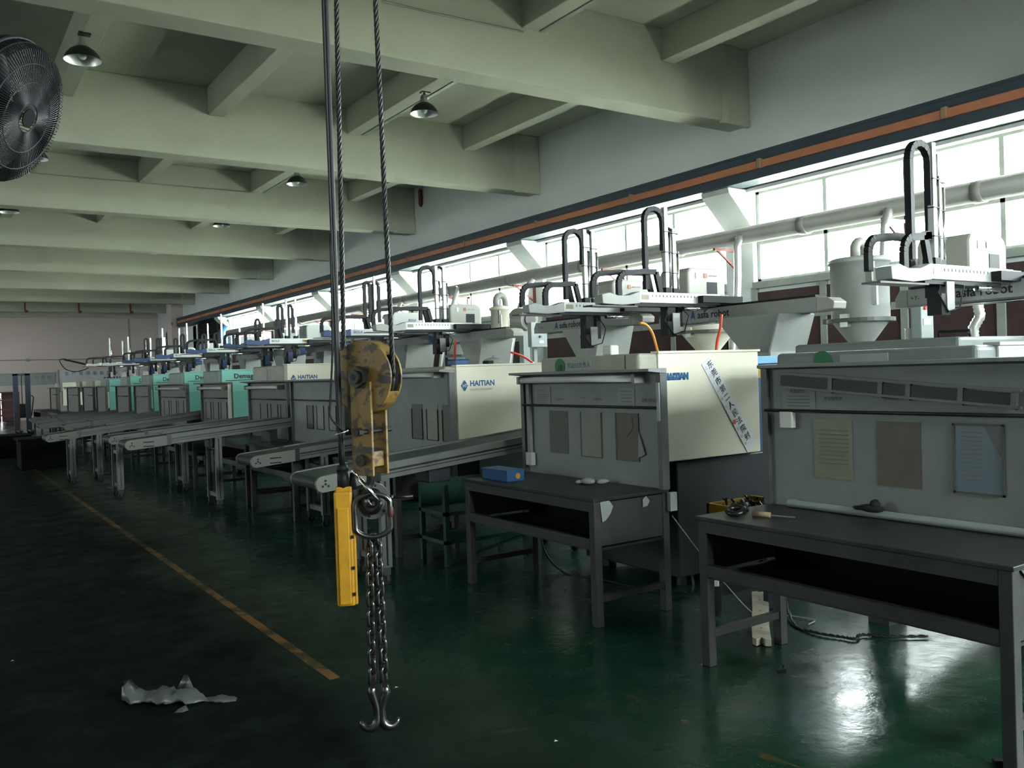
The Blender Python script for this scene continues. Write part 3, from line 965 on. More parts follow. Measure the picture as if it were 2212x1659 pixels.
# machine 1: second cover step and bright side lid, machine 10: labels
part('upper_cover', MB().box(4.75, 5.9, 2.60, 3.70, 1.60, 1.715), mgrey_d, m1, bevel=.02)
part('cover_handle', MB().tube([(4.9, 2.62, 1.715), (4.9, 2.62, 1.75), (4.9, 2.80, 1.75), (4.9, 2.80, 1.715)], .009, 6), black, m1, smooth=True)
gl = part('number_label', MB().cyl((4.079, 2.99, 1.60), (4.075, 2.99, 1.60), .06, n=24), greenlab, m1)
part('blank_sticker', MB().box(4.074, 4.079, 2.60, 2.88, 1.575, 1.635), boxgrey, m1)
g2 = part('number_label', MB().cyl((4.079, 5.36, 1.63), (4.075, 5.36, 1.63), .062, n=24), greenlab, m2)
text('10', .062, (4.0735, 5.385, 1.598), (0, -1, 0), (0, 0, 1), ink, g2, bold=.002)
st = part('name_sticker', MB().box(4.074, 4.079, 4.98, 5.28, 1.60, 1.68), boxgrey, m2)
text('机台55负责人', .046, (4.0735, 5.262, 1.618), (0, -1, 0), (0, 0, 1), ink, st)
part('cover_seam', MB().box(4.076, 4.081, 4.605, 4.61, 1.56, 1.69), darkiron, m2)
text('HAITIAN', .06, (4.30, 4.452, 1.51), (1, 0, 0), (0, 0, 1), inkblue, d2, bold=.006)
part('paint_smear', MB().box(4.30, 4.44, 4.4525, 4.4545, 1.505, 1.525), inkblue, d2)
part('top_lid', MB().box(4.6, 4.66, 7.2, 7.3, 1.68, 1.72), black, m3)
g5 = part('ghost_label', MB().cyl((4.079, 12.35, 1.68), (4.074, 12.35, 1.68), .11, n=20), boxgrey, m5)

# court paper strip across machine ten's door
t = thing('paper_strip', 'slanted white court seal paper with handwritten characters on machine ten\'s door', 'paper', (4.95, 4.452, 1.3))
A, B, C2, D2 = Vector((4.672, 4.452, 1.61)), Vector((4.76, 4.452, 1.66)), Vector((5.246, 4.452, 1.022)), Vector((5.138, 4.452, .935))
flat('paper_sheet', [A, B, C2, D2], paper, t, (0, -1, 0), .002)
ax = (D2 - A).normalized()
wv = Vector((-ax.z, 0, ax.x)) * 1
if wv.x < 0:
    wv = -wv
wv = Vector((.83, 0, .56)).normalized()
for i, ch in enumerate('东莞市第二人民法院封'):
    p = A + ax * (.055 + i * .074) + wv * .048
    text(ch, .062, (p.x, 4.4485, p.z - .02), (wv.x, 0, wv.z), (-wv.z, 0, wv.x), ink, t, name='handwriting', bold=.0008)
for i in list(range(6)) + [8, 9, 10]:
    p = A + ax * (.05 + i * .07) + wv * .012
    text('二〇一六年七月廿日封条'[i % 11], .026, (p.x, 4.4485, p.z - .01), (wv.x, 0, wv.z), (-wv.z, 0, wv.x), inkgrey, t, name='small_handwriting')
p = A + ax * .545 + wv * .022
part('red_seal', MB().cyl((p.x, 4.4500, p.z), (p.x, 4.4485, p.z), .018, n=16), inkred, t)

# loose things on top of machines
single('blue_tray', MB().box(4.31, 4.46, 7.34, 7.50, 1.69, 1.735).box(4.305, 4.465, 7.335, 7.505, 1.735, 1.745), bluebox, 'flat blue box lying on the machine right of the hook block', 'box', bevel=.006)
single('wrapped_cloth', MB().sphere((4.78, 7.4, 1.70), .10, 14, (1.1, 1, .55)).sphere((4.80, 7.4, 1.75), .03, 8), rag, 'pale wrapped cloth bundle on top of the machine beside the watermark spot'.replace(' beside the watermark spot', ' right of the blue box'), 'cloth', smooth=True)
single('white_cup', MB().box(4.22, 4.30, 4.92, 5.02, 1.70, 1.775), plasticwhite, 'small white plastic tub on top of machine ten\'s end cover', 'tub', bevel=.012)
ng = part('nozzle_guard', MB().box(5.37, 5.95, 4.56, 5.0, .88, 1.60), bluebox, m2, bevel=.01)
part('guard_top', MB().box(5.36, 5.97, 4.54, 5.02, 1.60, 1.66), mat('light_blue_enamel', (.16, .36, .58), .4, var=.15), m2, bevel=.006)
part('warning_sticker', MB().box(5.366, 5.37, 4.58, 4.76, 1.49, 1.59), yellowtray, ng)
part('warning_sticker', MB().box(5.40, 5.60, 4.555, 4.56, 1.49, 1.59), yellowtray, ng)

# ---------------------------------------------------------------- take-out robots
def arc(c, r, a0, a1, n, plane='xz', y=0):
    return [(c[0] + r * math.cos(a0 + (a1 - a0) * i / n), y, c[1] + r * math.sin(a0 + (a1 - a0) * i / n)) for i in range(n + 1)]


def robot(ay, z, lab, style, yb0, yb1, ztop=3.06, zt2=2.9, zb=2.10, ped=None, far=False, zlow=1.88, cover=True, cx=5.80, chain=True, gap=.15, ty=None, loop=0.):
    grey, capm = (robgrey, robgrey) if style == 'grey' else (alu_d, bluecap)
    t = thing('takeout_robot', lab, 'robot', (6.3, (yb0 + yb1) / 2, 1.66))
    # traverse beam along Y with sloped end
    bm = part('traverse_beam', MB().box(6.42, 6.60, yb0 + .18, yb1 - .1, zb - .065, zb + .065), grey, t, bevel=.008)
    part('beam_end', MB().prism([(yb0 + .18, zb - .065), (yb0 + .18, zb + .065), (yb0 + .06, zb + .05), (yb0, zb + .01), (yb0 + .01, zb - .05)], 'yz', 6.42, 6.60), robcover if style == 'grey' else bluecap, t, bevel=.008)
    part('beam_end', MB().prism([(yb1 - .1, zb - .065), (yb1, zb - .065), (yb1, zb + .0), (yb1 - .04, zb + .065), (yb1 - .1, zb + .065)], 'yz', 6.42, 6.60), grey, t)
    part('beam_track', MB().box(6.44, 6.60, yb0 + .2, yb1 - .12, zb + .065, zb + .085), black, t)
    part('guide_rod', MB().cyl((6.43, yb0 + .5, zb - .085), (6.43, yb1 - .3, zb - .085), .012, n=8), chrome, t, smooth=True)
    pm = ped if ped else (yb0 + .35, yb0 + 1.1)
    part('pedestal', MB().prism([(pm[0], zb - .065), (pm[1], zb - .065), (pm[0] + .45, 1.70), (pm[0] + .12, 1.70)], 'yz', 6.20, 6.62), grey, t, bevel=.006)
    part('pedestal_edge', MB().prism([(pm[0] - .01, zb - .07), (pm[0], zb - .065), (pm[0] + .12, 1.70), (pm[0] + .10, 1.70)], 'yz', 6.16, 6.64), alu, t)
    part('pedestal_foot', MB().box(6.10, 6.66, pm[0] + .05, pm[0] + .52, 1.662, 1.70), grey, t)
    if ty:
        tx = text('asfa robot', .10, (6.4185, ty, zb - .028), (0, -1, 0), (0, 0, 1), ink, bm, bold=.002)
        y0 = ty
        part('logo_mark', MB().prism([(y0 + .10, zb - .045), (y0 + .07, zb + .045), (y0 + .05, zb + .045), (y0 + .03, zb - .045), (y0 + .05, zb - .02), (y0 + .08, zb - .02)], 'yz', 6.418, 6.4195), inkblue, bm)
        text('+Y-', .05, (6.4185, yb1 - .13, zb - .02), (0, -1, 0), (0, 0, 1), ink, bm)
    # carriage and arm along X
    part('carriage', MB().box(6.15, 6.70, ay - .12, ay + .22, z - .045, z + .02).box(6.2, 6.62, ay - .02, ay + .2, zb + .07, z - .04), black, t)
    arm = part('kick_arm', MB().box(5.41, 6.46, ay - .05, ay + .03, z - .055, z + .045), alu, t, bevel=.004)
    part('arm_tail', MB().box(6.462, 6.58, ay - .045, ay + .03, z - .05, z + .04), robgrey, t)
    part('arm_slide', MB().box(5.35, 6.30, ay - .04, ay + .10, z - .085, z - .055), black, t)
    part('air_cylinder', MB().cyl((5.95, ay - .05, z - .10), (6.25, ay - .05, z - .10), .022, n=10), chrome, t, smooth=True)
    part('arm_cap', MB().prism([(4.97, z - .07), (4.96, z + .01), (5.05, z + .03), (5.15, z + .005), (5.28, z + .01), (5.41, z + .05), (5.41, z - .06), (5.2, z - .08)], 'xz', ay - .055, ay + .06), capm, t, bevel=.006)
    part('arm_drip_plate', MB().box(4.85, 5.38, ay - .05, ay + .08, z - .095, z - .083), darkiron, t)
    if not far:
        mk = part('scale_plate', MB().box(5.43, 5.52, ay - .0525, ay - .0505, z - .025, z + .02), yellowposter, arm)
        for i in range(14):
            part('scale_mark', MB().box(5.56 + i * .045, 5.57 + i * .045, ay - .0525, ay - .0505, z + .0, z + .02), inkgrey, arm)
    if style == 'blue':
        text('BIOLA', .055, (5.45, ay - .0525, z - .02), (1, 0, 0), (0, 0, 1), inkblue, arm, bold=.001)
        part('yellow_sticker', MB().box(6.05, 6.13, ay - .0525, ay - .0505, z - .02, z + .02), yellowtray, arm)
    # two upright arms
    hw = .022 if style == 'grey' else .016
    um = alu if style == 'grey' else chrome
    for dx, zt_, dy in ((0, ztop, 0), (gap, zt2, .05)):
        x = cx + dx
        part('upright', MB().box(x - hw, x + hw, ay + .02 + dy, ay + .02 + 2 * hw + dy, z - .03, zt_), um, t, bevel=.004)
        if style == 'grey':
            part('upright_rod', MB().cyl((x + .045, ay + .03 + dy, z), (x + .045, ay + .03 + dy, zt_ - .22), .014, n=8), chrome, t, smooth=True)
        part('upright_cap', MB().box(x - .034, x + .034, ay + .01 + dy, ay + .10 + dy, z + .02, z + .10), black, t)
        if not far:
            for k in range(3):
                part('clamp', MB().box(x - .026, x + .062, ay + .016 + dy, ay + .07 + dy, z + .24 + k * .19, z + .247 + k * .19), black, t)
    if chain:
        zl = ztop - loop
        if style == 'grey':
            r = .115
            xa = cx - 2 * r - .02
            pts = [(xa, ay + .05, z + .08), (xa, ay + .05, zl - r - .02)] + arc((xa + r, zl - r - .02), r, PI, 0, 8, y=ay + .05) + [(xa + 2 * r, ay + .05, z + .45)]
            mb = MB()
            for a, b in zip(pts[:-1], pts[1:]):
                mb.bar(a, b, .042, .045, (0, 1, 0))
            part('cable_chain', mb, black, t)
            r2 = gap / 2 - .02
            pts = [(cx + .035, ay + .10, z + .1), (cx + .035, ay + .10, zt2 - r2)] + arc((cx + .035 + r2, zt2 - r2), r2, PI, 0, 6, y=ay + .10) + [(cx + .035 + 2 * r2, ay + .10, zt2 - .25)]
            part('cable_chain', MB().tube(pts, .018, 6), black, t)
        else:
            for dx in (-.16, gap - .16):
                xa = cx + dx
                r = .045
                pts = [(xa, ay + .05, z + .05), (xa, ay + .05, zl - r)] + arc((xa + r, zl - r), r, PI, 0, 6, y=ay + .05) + [(xa + 2 * r, ay + .05, z + .15)]
                mb = MB()
                for a, b in zip(pts[:-1], pts[1:]):
                    mb.bar(a, b, .05, .035, (0, 1, 0))
                part('cable_chain', mb, black, t)
    # low cable loops from the arm cap
    for k, (xs, yy) in enumerate(((5.02, ay + .14), (5.22, ay + .02))):
        h = z + .22
        pts = [(xs, yy, z + .0)] + [(xs + .10 - .10 * math.cos(a), yy, h - .10 + .10 * math.sin(a)) for a in [PI / 2 * i / 5 for i in range(6)]] + [(xs + .3, yy, h + .02), (cx - .15, yy, h + .02), (cx - .10, yy, z + .05)]
        mb = MB()
        for a, b in zip(pts[:-1], pts[1:]):
            mb.bar(a, b, .05, .035, (0, 1, 0))
        part('cable_chain', mb, black, t)
    if cover:
        mc = robcover if style == 'grey' else whitepaint
        xa, xb, za, zb_ = 6.20, 6.72, z + .02, z + .32
        c = .10
        poly = [(xa, za), (xb, za)] + [(xb - c + c * math.cos(a), zb_ - c + c * math.sin(a)) for a in [PI / 2 * i / 5 for i in range(6)]] + [(xa + .03, zb_), (xa, zb_ - .05)]
        cv = part('motor_cover', MB().prism(poly, 'xz', ay + .12, ay + .52), mc, t, bevel=.02)
        part('cover_slot', MB().box(6.46, 6.60, ay + .115, ay + .122, z + .02, z + .18), black if not far else robgrey, cv)
        if style == 'grey':
            part('cover_badge', MB().box(6.42, 6.46, ay + .114, ay + .121, z + .22, z + .265), orange, cv)
            part('cover_switch', MB().box(6.30, 6.34, ay + .114, ay + .121, z + .21, z + .27), paper, cv)
            text('asfa robot', .030, (6.48, ay + .116, z + .235), (1, 0, 0), (0, 0, 1), inkgrey, cv)
        else:
            text('BIOLA', .05, (6.48, ay + .117, z + .18), (1, 0, 0), (0, 0, 1), inkblue, cv, bold=.001)
    # gripper and hoses under the arm
    g = part('gripper', MB().box(cx - .05, cx + .05, ay - .02, ay + .08, zlow + .12, z - .05).box(cx - .08, cx + .02, ay - .05, ay + .05, zlow, zlow + .14).box(cx + .10, cx + .16, ay, ay + .06, zlow + .1, z - .05), black, t)
    part('gripper_plate', MB().box(cx - .02, cx + .07, ay - .055, ay - .045, zlow + .03, zlow + .22), robgrey if style == 'grey' else bluecap, t)
    part('air_line', MB().tube([(cx + .08, ay - .03, z - .08), (cx + .18, ay - .06, zlow + .2), (cx + .12, ay - .06, zlow + .05), (cx - .02, ay - .06, zlow + .02), (cx - .12, ay - .05, zlow + .15), (cx - .06, ay - .03, z - .1)], .006, 5), black, t, smooth=True)
    return t


robot(3.18, 2.165, 'nearest robot at the right, grey lettered beam and tall black cable loop', 'grey', 1.8, 4.02, 3.03, 2.98, 2.075, ped=(2.0, 2.75), cx=5.60, ty=3.53)
robot(5.93, 2.245, 'robot above machine ten, long lettered grey beam sloping to the right', 'grey', 4.58, 6.7, 3.10, 2.92, 2.10, ped=(4.95, 5.72), cx=5.83, ty=6.15)
robot(7.05, 2.247, 'robot with short lettered beam between the second and the fourth robots', 'grey', 6.95, 8.95, 3.06, 3.06, 2.14, ped=(7.35, 8.1), zlow=1.82, cx=5.76, ty=8.42)
robot(10.54, 2.272, 'grey robot right of the hook block with a beige cover', 'grey', 9.42, 11.5, 3.11, 3.10, 2.12, ped=(9.78, 10.45), cx=5.94)
robot(12.36, 2.29, 'blue-capped robot directly above the hook block', 'blue', 11.56, 13.6, 3.16, 2.5, 2.14, far=True, cx=5.86, loop=.1)
robot(16.10, 2.335, 'blue-capped robot just left of the hoist ropes with white lettered cover', 'blue', 14.9, 16.9, 3.14, 3.14, 2.17, far=True, zlow=1.9, cx=5.78, gap=.2, loop=.13)
robot(17.45, 2.325, 'blue-capped robot second left of the hoist ropes, tall steel tubes', 'blue', 17.1, 19.0, 3.167, 3.15, 2.17, far=True, cx=5.78, gap=.42, loop=.33)
robot(20.45, 2.335, 'blue-capped robot third left of the hoist ropes, below the far vent', 'blue', 19.6, 21.6, 3.17, 3.16, 2.17, far=True, cx=5.78, gap=.43, loop=.45)
robot(23.62, 2.325, 'blue-capped robot fourth left of the ropes with paired steel tubes', 'blue', 22.6, 24.6, 3.165, 3.16, 2.17, far=True, cx=5.78, gap=.55, loop=.3)
robot(26.42, 2.325, 'blue-capped robot fifth left of the ropes before the pink wall', 'blue', 25.4, 27.4, 3.2, 3.2, 2.17, far=True, cx=5.78, gap=.48, loop=.3)
robot(28.05, 2.325, 'blue-capped robot sixth left of the ropes, shorter tubes', 'blue', 27.6, 29.6, 3.0, 3.02, 2.17, far=True, cx=5.78, gap=.42, loop=.02)
robot(31.6, 2.33, 'grey robot among the far machines, two uprights', 'grey', 30.9, 33.0, 3.23, 3.1, 2.17, far=True, cx=5.8, cover=False, gap=.55, chain=False)
robot(35.1, 2.40, 'farthest robot, leftmost uprights before the pink wall', 'grey', 34.6, 36.6, 3.36, 3.25, 2.22, far=True, cx=5.8, cover=False, gap=.45, chain=False)

# ---------------------------------------------------------------- hopper dryers, blower, boxes by the wall
def hopper(x, y, r, z0, z1, zc, lab, m=beige, pipe_top=True, detail=True, zfoot=1.28):
    t = thing('hopper_dryer', lab, 'hopper', (x, y, zfoot))
    part('hopper_body', MB().lathe([(r * .99, z0), (r, z0 + .02), (r, z1 - .03), (r + .02, z1 - .03), (r + .02, z1), (r - .02, z1 + .02), (0, z1 + .05)], (x, y, 0), 32), m, t, smooth=True)
    part('hopper_cone', MB().lathe([(r, z0 - .01), (.09, zc), (.08, zfoot + .02)], (x, y, 0), 28), m, t, smooth=True)
    part('flange', MB().lathe([(r, z0 - .025), (r + .045, z0 - .025), (r + .045, z0 + .012), (r, z0 + .012)], (x, y, 0), 32), alu_d, t)
    part('hopper_foot', MB().box(x - .16, x + .16, y - .16, y + .16, zfoot, zfoot + .04), darkiron, t)
    if pipe_top:
        part('top_elbow', MB().tube([(x - .06, y, z1 + .02)] + [(x + .02 - .08 * math.cos(a), y, z1 + .10 + .08 * math.sin(a)) for a in [PI * i / 8 for i in range(9)]] + [(x + .10, y, z1 + .02)], .045, 10), pipem, t, smooth=True)
    if detail:
        part('sight_glass', MB().box(x - r * .55, x - r * .45, y - r - .005, y - r * .80, z0 + .12, z1 - .10), glassbulb, t)
        part('latch', MB().box(x - r - .03, x - r + .02, y - .06, y + .02, z0 - .07, z0 + .05), steel, t)
        part('latch', MB().box(x - r * .7, x - r * .5, y - r * .95, y - r * .7, z1 - .22, z1 - .04), pipem, t)
        mbt = MB()
        aa_ = [math.radians(-62 + i * 9) for i in range(7)]
        for i in range(6):
            mbt.add([(x + (r + .003) * math.cos(q), y + (r + .003) * math.sin(q), zz) for q in (aa_[i], aa_[i + 1]) for zz in (z0 + .12, z0 + .30)], [(0, 1, 3, 2)])
        part('worn_tape', mbt, brownposter, t)
        part('stand_arm', MB().box(x - .05, x + .05, y + r, y + r + .12, z0 - .02, z0 + .03), alu_d, t)
    return t


hopper(7.38, 4.98, .262, 1.985, 2.545, 1.74, 'large beige hopper dryer standing right of the second robot beam', m=robgrey)
hopper(8.05, 7.55, .33, 2.02, 2.34, 1.72, 'beige hopper dryer under the lettered beam of machine ten\'s robot', pipe_top=False, m=beige)
hopper(6.72, 10.18, .13, 2.06, 2.50, 1.72, 'slim yellowish hopper dryer beside the fourth robot cover', m=beige)
hopper(7.4, 2.72, .25, 1.90, 2.14, 1.7, 'grey hopper at the right edge below the nearest robot beam', m=boxgrey, pipe_top=False, detail=False)
for y, lab in ((12.3, 'small hopper behind the robot above the hook block'), (15.2, 'small hopper above the first teal machine'), (17.8, 'small hopper above the second teal machine'), (20.5, 'small hopper above the third teal machine'), (23.0, 'small hopper above the fourth teal machine')):
    hopper(7.3, y, .2, 1.9, 2.15, 1.6, lab, detail=False, pipe_top=False, m=whitepaint)
bl = thing('blower', 'round blower drum with a taped hose right of the slim hopper', 'blower', (7.95, 11.35, 1.28))
part('drum', MB().cyl((7.95, 11.20, 2.42), (7.95, 11.55, 2.46), .17, n=20), pipem, bl, smooth=False, bevel=.01)
part('drum_cap', MB().cyl((7.95, 11.17, 2.42), (7.95, 11.20, 2.42), .10, n=16), darkiron, bl)
part('blower_stand', MB().box(7.89, 8.01, 11.30, 11.42, 1.28, 2.30), boxgrey, bl)
cb = thing('switch_box', 'grey switch box with black dials right of the fourth robot beam', 'control box', (8.0, 11.0, 1.28))
part('box_body', MB().box(7.72, 8.02, 10.84, 10.94, 1.97, 2.35), boxgrey, cb, bevel=.008)
part('dial', MB().box(7.83, 7.90, 10.825, 10.84, 2.22, 2.31), paper, cb)
part('knob', MB().cyl((7.865, 10.81, 2.26), (7.865, 10.83, 2.26), .02, n=10), black, cb)
part('knob', MB().cyl((7.88, 10.81, 2.13), (7.88, 10.84, 2.13), .018, n=10), bluebox, cb)
part('box_label', MB().box(7.86, 7.95, 10.834, 10.84, 2.03, 2.07), paper, cb)
part('box_post', MB().box(7.84, 7.90, 10.95, 11.0, 1.28, 2.3), boxgrey, cb)
cb2 = thing('switch_box', 'pale switch box with red and green buttons right of the large hopper', 'control box', (7.5, 4.5, 1.28))
part('box_body', MB().box(7.42, 7.62, 4.40, 4.50, 1.78, 2.17), boxgrey, cb2, bevel=.008)
part('button', MB().cyl((7.47, 4.38, 2.05), (7.47, 4.40, 2.05), .016, n=10), inkred, cb2)
part('button', MB().cyl((7.53, 4.38, 2.05), (7.53, 4.40, 2.05), .016, n=10), greenlab, cb2)
part('box_label', MB().box(7.45, 7.57, 4.394, 4.40, 1.90, 1.96), paper, cb2)
part('box_post', MB().box(7.50, 7.56, 4.50, 4.55, 1.28, 2.1), boxgrey, cb2)
for lab, pts, r in (('short silver hose rising behind the nearest machine, right of the pale switch box', [(7.6, 4.02, .01), (7.6, 4.02, 1.2), (7.58, 4.02, 1.85), (7.62, 3.98, 1.95), (7.6, 4.0, 2.12)], .045),
                    ('short silver hose below the large hopper\'s flange', [(7.6, 4.62, .01), (7.6, 4.62, 1.2), (7.6, 4.62, 1.75), (7.6, 4.62, 1.9)], .05)):
    rings, rad = [], []
    P = [Vector(p) for p in pts]
    for a, b in zip(P[:-1], P[1:]):
        n = max(2, int((b - a).length / .016))
        for i in range(n):
            rings.append(a.lerp(b, i / n))
            rad.append(r if len(rings) % 2 else r * .85)
    single('corrugated_hose', MB().tube(rings, rad, 10), hosem, lab, 'hose', smooth=True)


def curve_pts(pts, n=6):
    P = [Vector(p) for p in pts]
    P = [P[0] * 2 - P[1]] + P + [P[-1] * 2 - P[-2]]
    out = []
    for i in range(1, len(P) - 2):
        for k in range(n):
            t = k / n
            a, b, c, d = P[i - 1:i + 3]
            out.append(.5 * ((2 * b) + (c - a) * t + (2 * a - 5 * b + 4 * c - d) * t * t + (3 * b - a - 3 * c + d) * t ** 3))
    out.append(P[-2])
    return out


single('air_hose', MB().tube(curve_pts([(5.05, 5.5, 1.98), (5.12, 5.5, 1.965), (5.19, 5.5, 1.89), (5.23, 5.5, 1.78), (5.26, 5.5, 1.69)]), .011, 8), orangehose, 'orange air hose arching down left of the second robot', 'hose', smooth=True)
single('air_hose', MB().tube(curve_pts([(5.50, 5.0, 2.02), (5.48, 5.0, 1.9), (5.44, 5.0, 1.8), (5.42, 5.0, 1.69)]), .012, 8), redhose, 'red air hose hanging under machine ten\'s robot beam', 'hose', smooth=True)
single('air_hose', MB().tube(curve_pts([(6.0, 10.2, 2.05), (5.98, 10.2, 1.9), (5.97, 10.2, 1.72), (5.97, 10.2, 1.60)]), .016, 8), redhose, 'straight red air hose left of the fourth robot\'s pedestal', 'hose', smooth=True)
single('air_hose', MB().tube(curve_pts([(6.45, 9.95, 1.98), (6.6, 9.9, 1.9), (6.8, 9.8, 1.82), (6.95, 9.7, 1.70)]), .014, 8), redhose, 'slanting red air hose right of the fourth robot\'s pedestal', 'hose', smooth=True)

# ---------------------------------------------------------------- conveyors
def conveyor(y0, xe, x1, ze, slope, lab, wd=.52, legs=(), h=.12, detail=True):
    t = thing('belt_conveyor', lab, 'conveyor', ((xe + x1) / 2, y0 + wd / 2, 0), 'belt conveyors reaching into the aisle')

    def zt(x):
        return ze + (x - xe) * slope
    # belt: flat loop round the end
    r = h / 2 - .01
    top = [(x1, zt(x1)), (xe + r, zt(xe + r))] + [(xe + r - r * math.sin(a), zt(xe + r) - r + r * math.cos(a)) for a in [PI * i / 8 for i in range(1, 8)]] + [(xe + r, zt(xe + r) - 2 * r), (x1, zt(x1) - 2 * r)]
    part('belt', MB().prism(top, 'xz', y0 + .04, y0 + wd - .04), beltm, t, smooth=False)
    for ya in (y0, y0 + wd - .035):
        xs = xe + .48
        part('side_rail', MB().prism([(xs, zt(xs) + .015), (x1, zt(x1) + .015), (x1, zt(x1) + .015 - h), (xs, zt(xs) + .015 - h)], 'xz', ya, ya + .035), alu_d, t)
        if detail:
            part('rail_groove', MB().prism([(xs, zt(xs) - .035), (x1, zt(x1) - .035), (x1, zt(x1) - .05), (xs, zt(xs) - .05)], 'xz', ya - .0015, ya + .0365), darkiron, t)
            part('rail_groove', MB().prism([(xs, zt(xs) - .065), (x1, zt(x1) - .065), (x1, zt(x1) - .072), (xs, zt(xs) - .072)], 'xz', ya - .0015, ya + .0365), darkiron, t)
        rr = h / 2
        poly = [(xs, zt(xs) + .008), (xe + rr, zt(xe + rr) + .008)] + [(xe + rr - rr * math.sin(a), zt(xe + rr) + .008 - rr + rr * math.cos(a)) for a in [PI * i / 8 for i in range(1, 8)]] + [(xe + rr, zt(xe + rr) + .008 - 2 * rr), (xs, zt(xs) + .008 - 2 * rr)]
        ep = part('end_plate', MB().prism(poly, 'xz', ya - .004, ya + .03), endm, t)
        if detail and ya == y0:
            cx, cz = xe + rr + .015, zt(xe + rr) - rr + .008
            for dx, dz in ((0, .025), (-.022, -.015), (.022, -.015), (0, 0)):
                part('bolt', MB().cyl((cx + dx, ya - .008, cz + dz), (cx + dx, ya - .003, cz + dz), .009, n=8), black, ep)
            for dz in (.025, -.025):
                part('adjust_slot', MB().box(xe + .20, xe + .32, ya - .0055, ya - .003, cz + dz - .006, cz + dz + .006), black, ep)
        part('splice_clamp', MB().box(xs - .01, xs + .04, ya - .005, ya + .038, zt(xs) - h + .01, zt(xs) + .02), darkiron, t)
    for lx in legs:
        zc = zt(lx) - h + .02
        for ya in (y0 + .02, y0 + wd - .075):
            part('leg', MB().box(lx, lx + .085, ya, ya + .05, .13, zc), alu_d, t, bevel=.004)
            part('leg_groove', MB().box(lx + .035, lx + .05, ya - .002, ya + .052, .15, zc - .02), darkiron, t)
            cs = part('caster', MB().cyl((lx + .04, ya + .012, .038), (lx + .04, ya + .038, .038), .038, n=14), black, t)
            part('caster_fork', MB().box(lx + .01, lx + .07, ya + .004, ya + .046, .075, .13).box(lx + .03, lx + .055, ya + .002, ya + .012, .03, .08), caster, cs)
        part('cross_bar', MB().box(lx + .02, lx + .07, y0 + .07, y0 + wd - .075, .16, .21), alu_d, t)
        part('cross_bar', MB().box(lx + .02, lx + .07, y0 + .07, y0 + wd - .075, zc - .16, zc - .11), alu_d, t)
    if detail:
        part('motor', MB().box(xe + 1.0, xe + 1.2, y0 + .12, y0 + .36, zt(xe + 1.1) - h - .12, zt(xe + 1.1) - h + .02), darkbase, t, bevel=.01)
    return t


conveyor(6.05, 2.34, 5.9, .872, .088, 'nearest belt conveyor, its rounded end behind the pendant controller', legs=(2.86, 4.7), wd=.54)
conveyor(8.85, 2.74, 5.9, .815, .082, 'belt conveyor second from the front, its end left of the hoist ropes', legs=(3.5, 4.9), wd=.52)
c3 = conveyor(11.0, 1.94, 3.96, .935, .077, 'belt conveyor third from the front, resting on a wide leg frame', legs=(2.98,), wd=.50)
part('bench_support', MB().box(3.70, 3.80, 11.1, 11.45, .80, .97), darkiron, c3)
conveyor(13.2, 2.12, 5.9, .88, .072, 'belt conveyor fourth from the front, leg right under its rounded end', legs=(2.22, 3.1), wd=.50)
conveyor(15.75, 1.60, 5.9, .825, .10, 'belt conveyor fifth from the front, plastic film lying on its end', legs=(1.95, 2.35), wd=.50)
conveyor(18.95, 2.25, 5.9, .86, .085, 'belt conveyor sixth from the front, short end plate', legs=(2.8,), detail=False)
conveyor(21.3, 2.05, 5.9, .81, .085, 'belt conveyor seventh from the front near the stacker', legs=(2.7,), detail=False)
conveyor(24.0, 2.25, 5.9, .80, .08, 'belt conveyor eighth from the front, thin and dark', legs=(2.9,), detail=False)
conveyor(26.44, 2.35, 5.9, .78, .08, 'farthest belt conveyor, just before the blue stacker', legs=(2.9,), detail=False)
ff = MB()
random.seed(3)
vv = []
for i in range(13):
    for j in range(4):
        vv.append((1.98 + i * .045, 15.85 + j * .10, .825 + .10 * (.38 + i * .045) + .012 + random.random() * .035 * (1 if 0 < j < 3 else .3)))
ff.add(vv, [(i * 4 + j, i * 4 + j + 1, i * 4 + j + 5, i * 4 + j + 4) for i in range(12) for j in range(3)])
single('plastic_film', ff, plastic_t, 'crumpled plastic film on the end of the fifth conveyor', 'plastic film', smooth=False)
dm = MB().box(2.2, 2.5, 24.2, 24.8, 0, .55).box(1.9, 2.2, 24.1, 24.7, 0, .45)
crate = thing('parts_bin', 'dark bin below the far conveyors at the left edge', 'bin', (1.95, 20.0, 0))
part('bin_body', MB().box(1.55, 2.35, 19.5, 20.5, 0, .55), matteblack, crate, bevel=.02)
part('bin_lid', MB().box(1.5, 2.4, 19.45, 20.55, .55, .60), matteblack, crate, bevel=.02)
crate2 = thing('parts_bin', 'low dark bin at the left edge behind the dark lidded bin', 'bin', (1.7, 24, 0))
part('bin_body', MB().box(1.2, 2.1, 23.4, 24.6, 0, .5), matteblack, crate2, bevel=.03)

# dark green shelf rack beside machine ten's bench
rk = thing('green_rack', 'dark green steel rack between machine ten\'s bench and the nearest conveyor', 'rack', (4.0, 6.7, 0))
gm = mat('dark_green_steel', (.012, .06, .045), .5, var=.3)
for x, y in ((3.55, 6.30), (4.35, 6.30), (3.55, 6.72), (4.35, 6.72)):
    part('leg', MB().box(x, x + .04, y, y + .04, 0, .68), gm, rk)
for z in (.18, .42):
    part('shelf', MB().box(3.55, 4.39, 6.30, 6.76, z, z + .03), gm, rk)
part('side_sheet', MB().box(3.57, 4.37, 6.745, 6.755, .45, .68), gm, rk)
part('brace', MB().bar((3.57, 6.32, .03), (4.37, 6.32, .16), .02, .02), gm, rk)

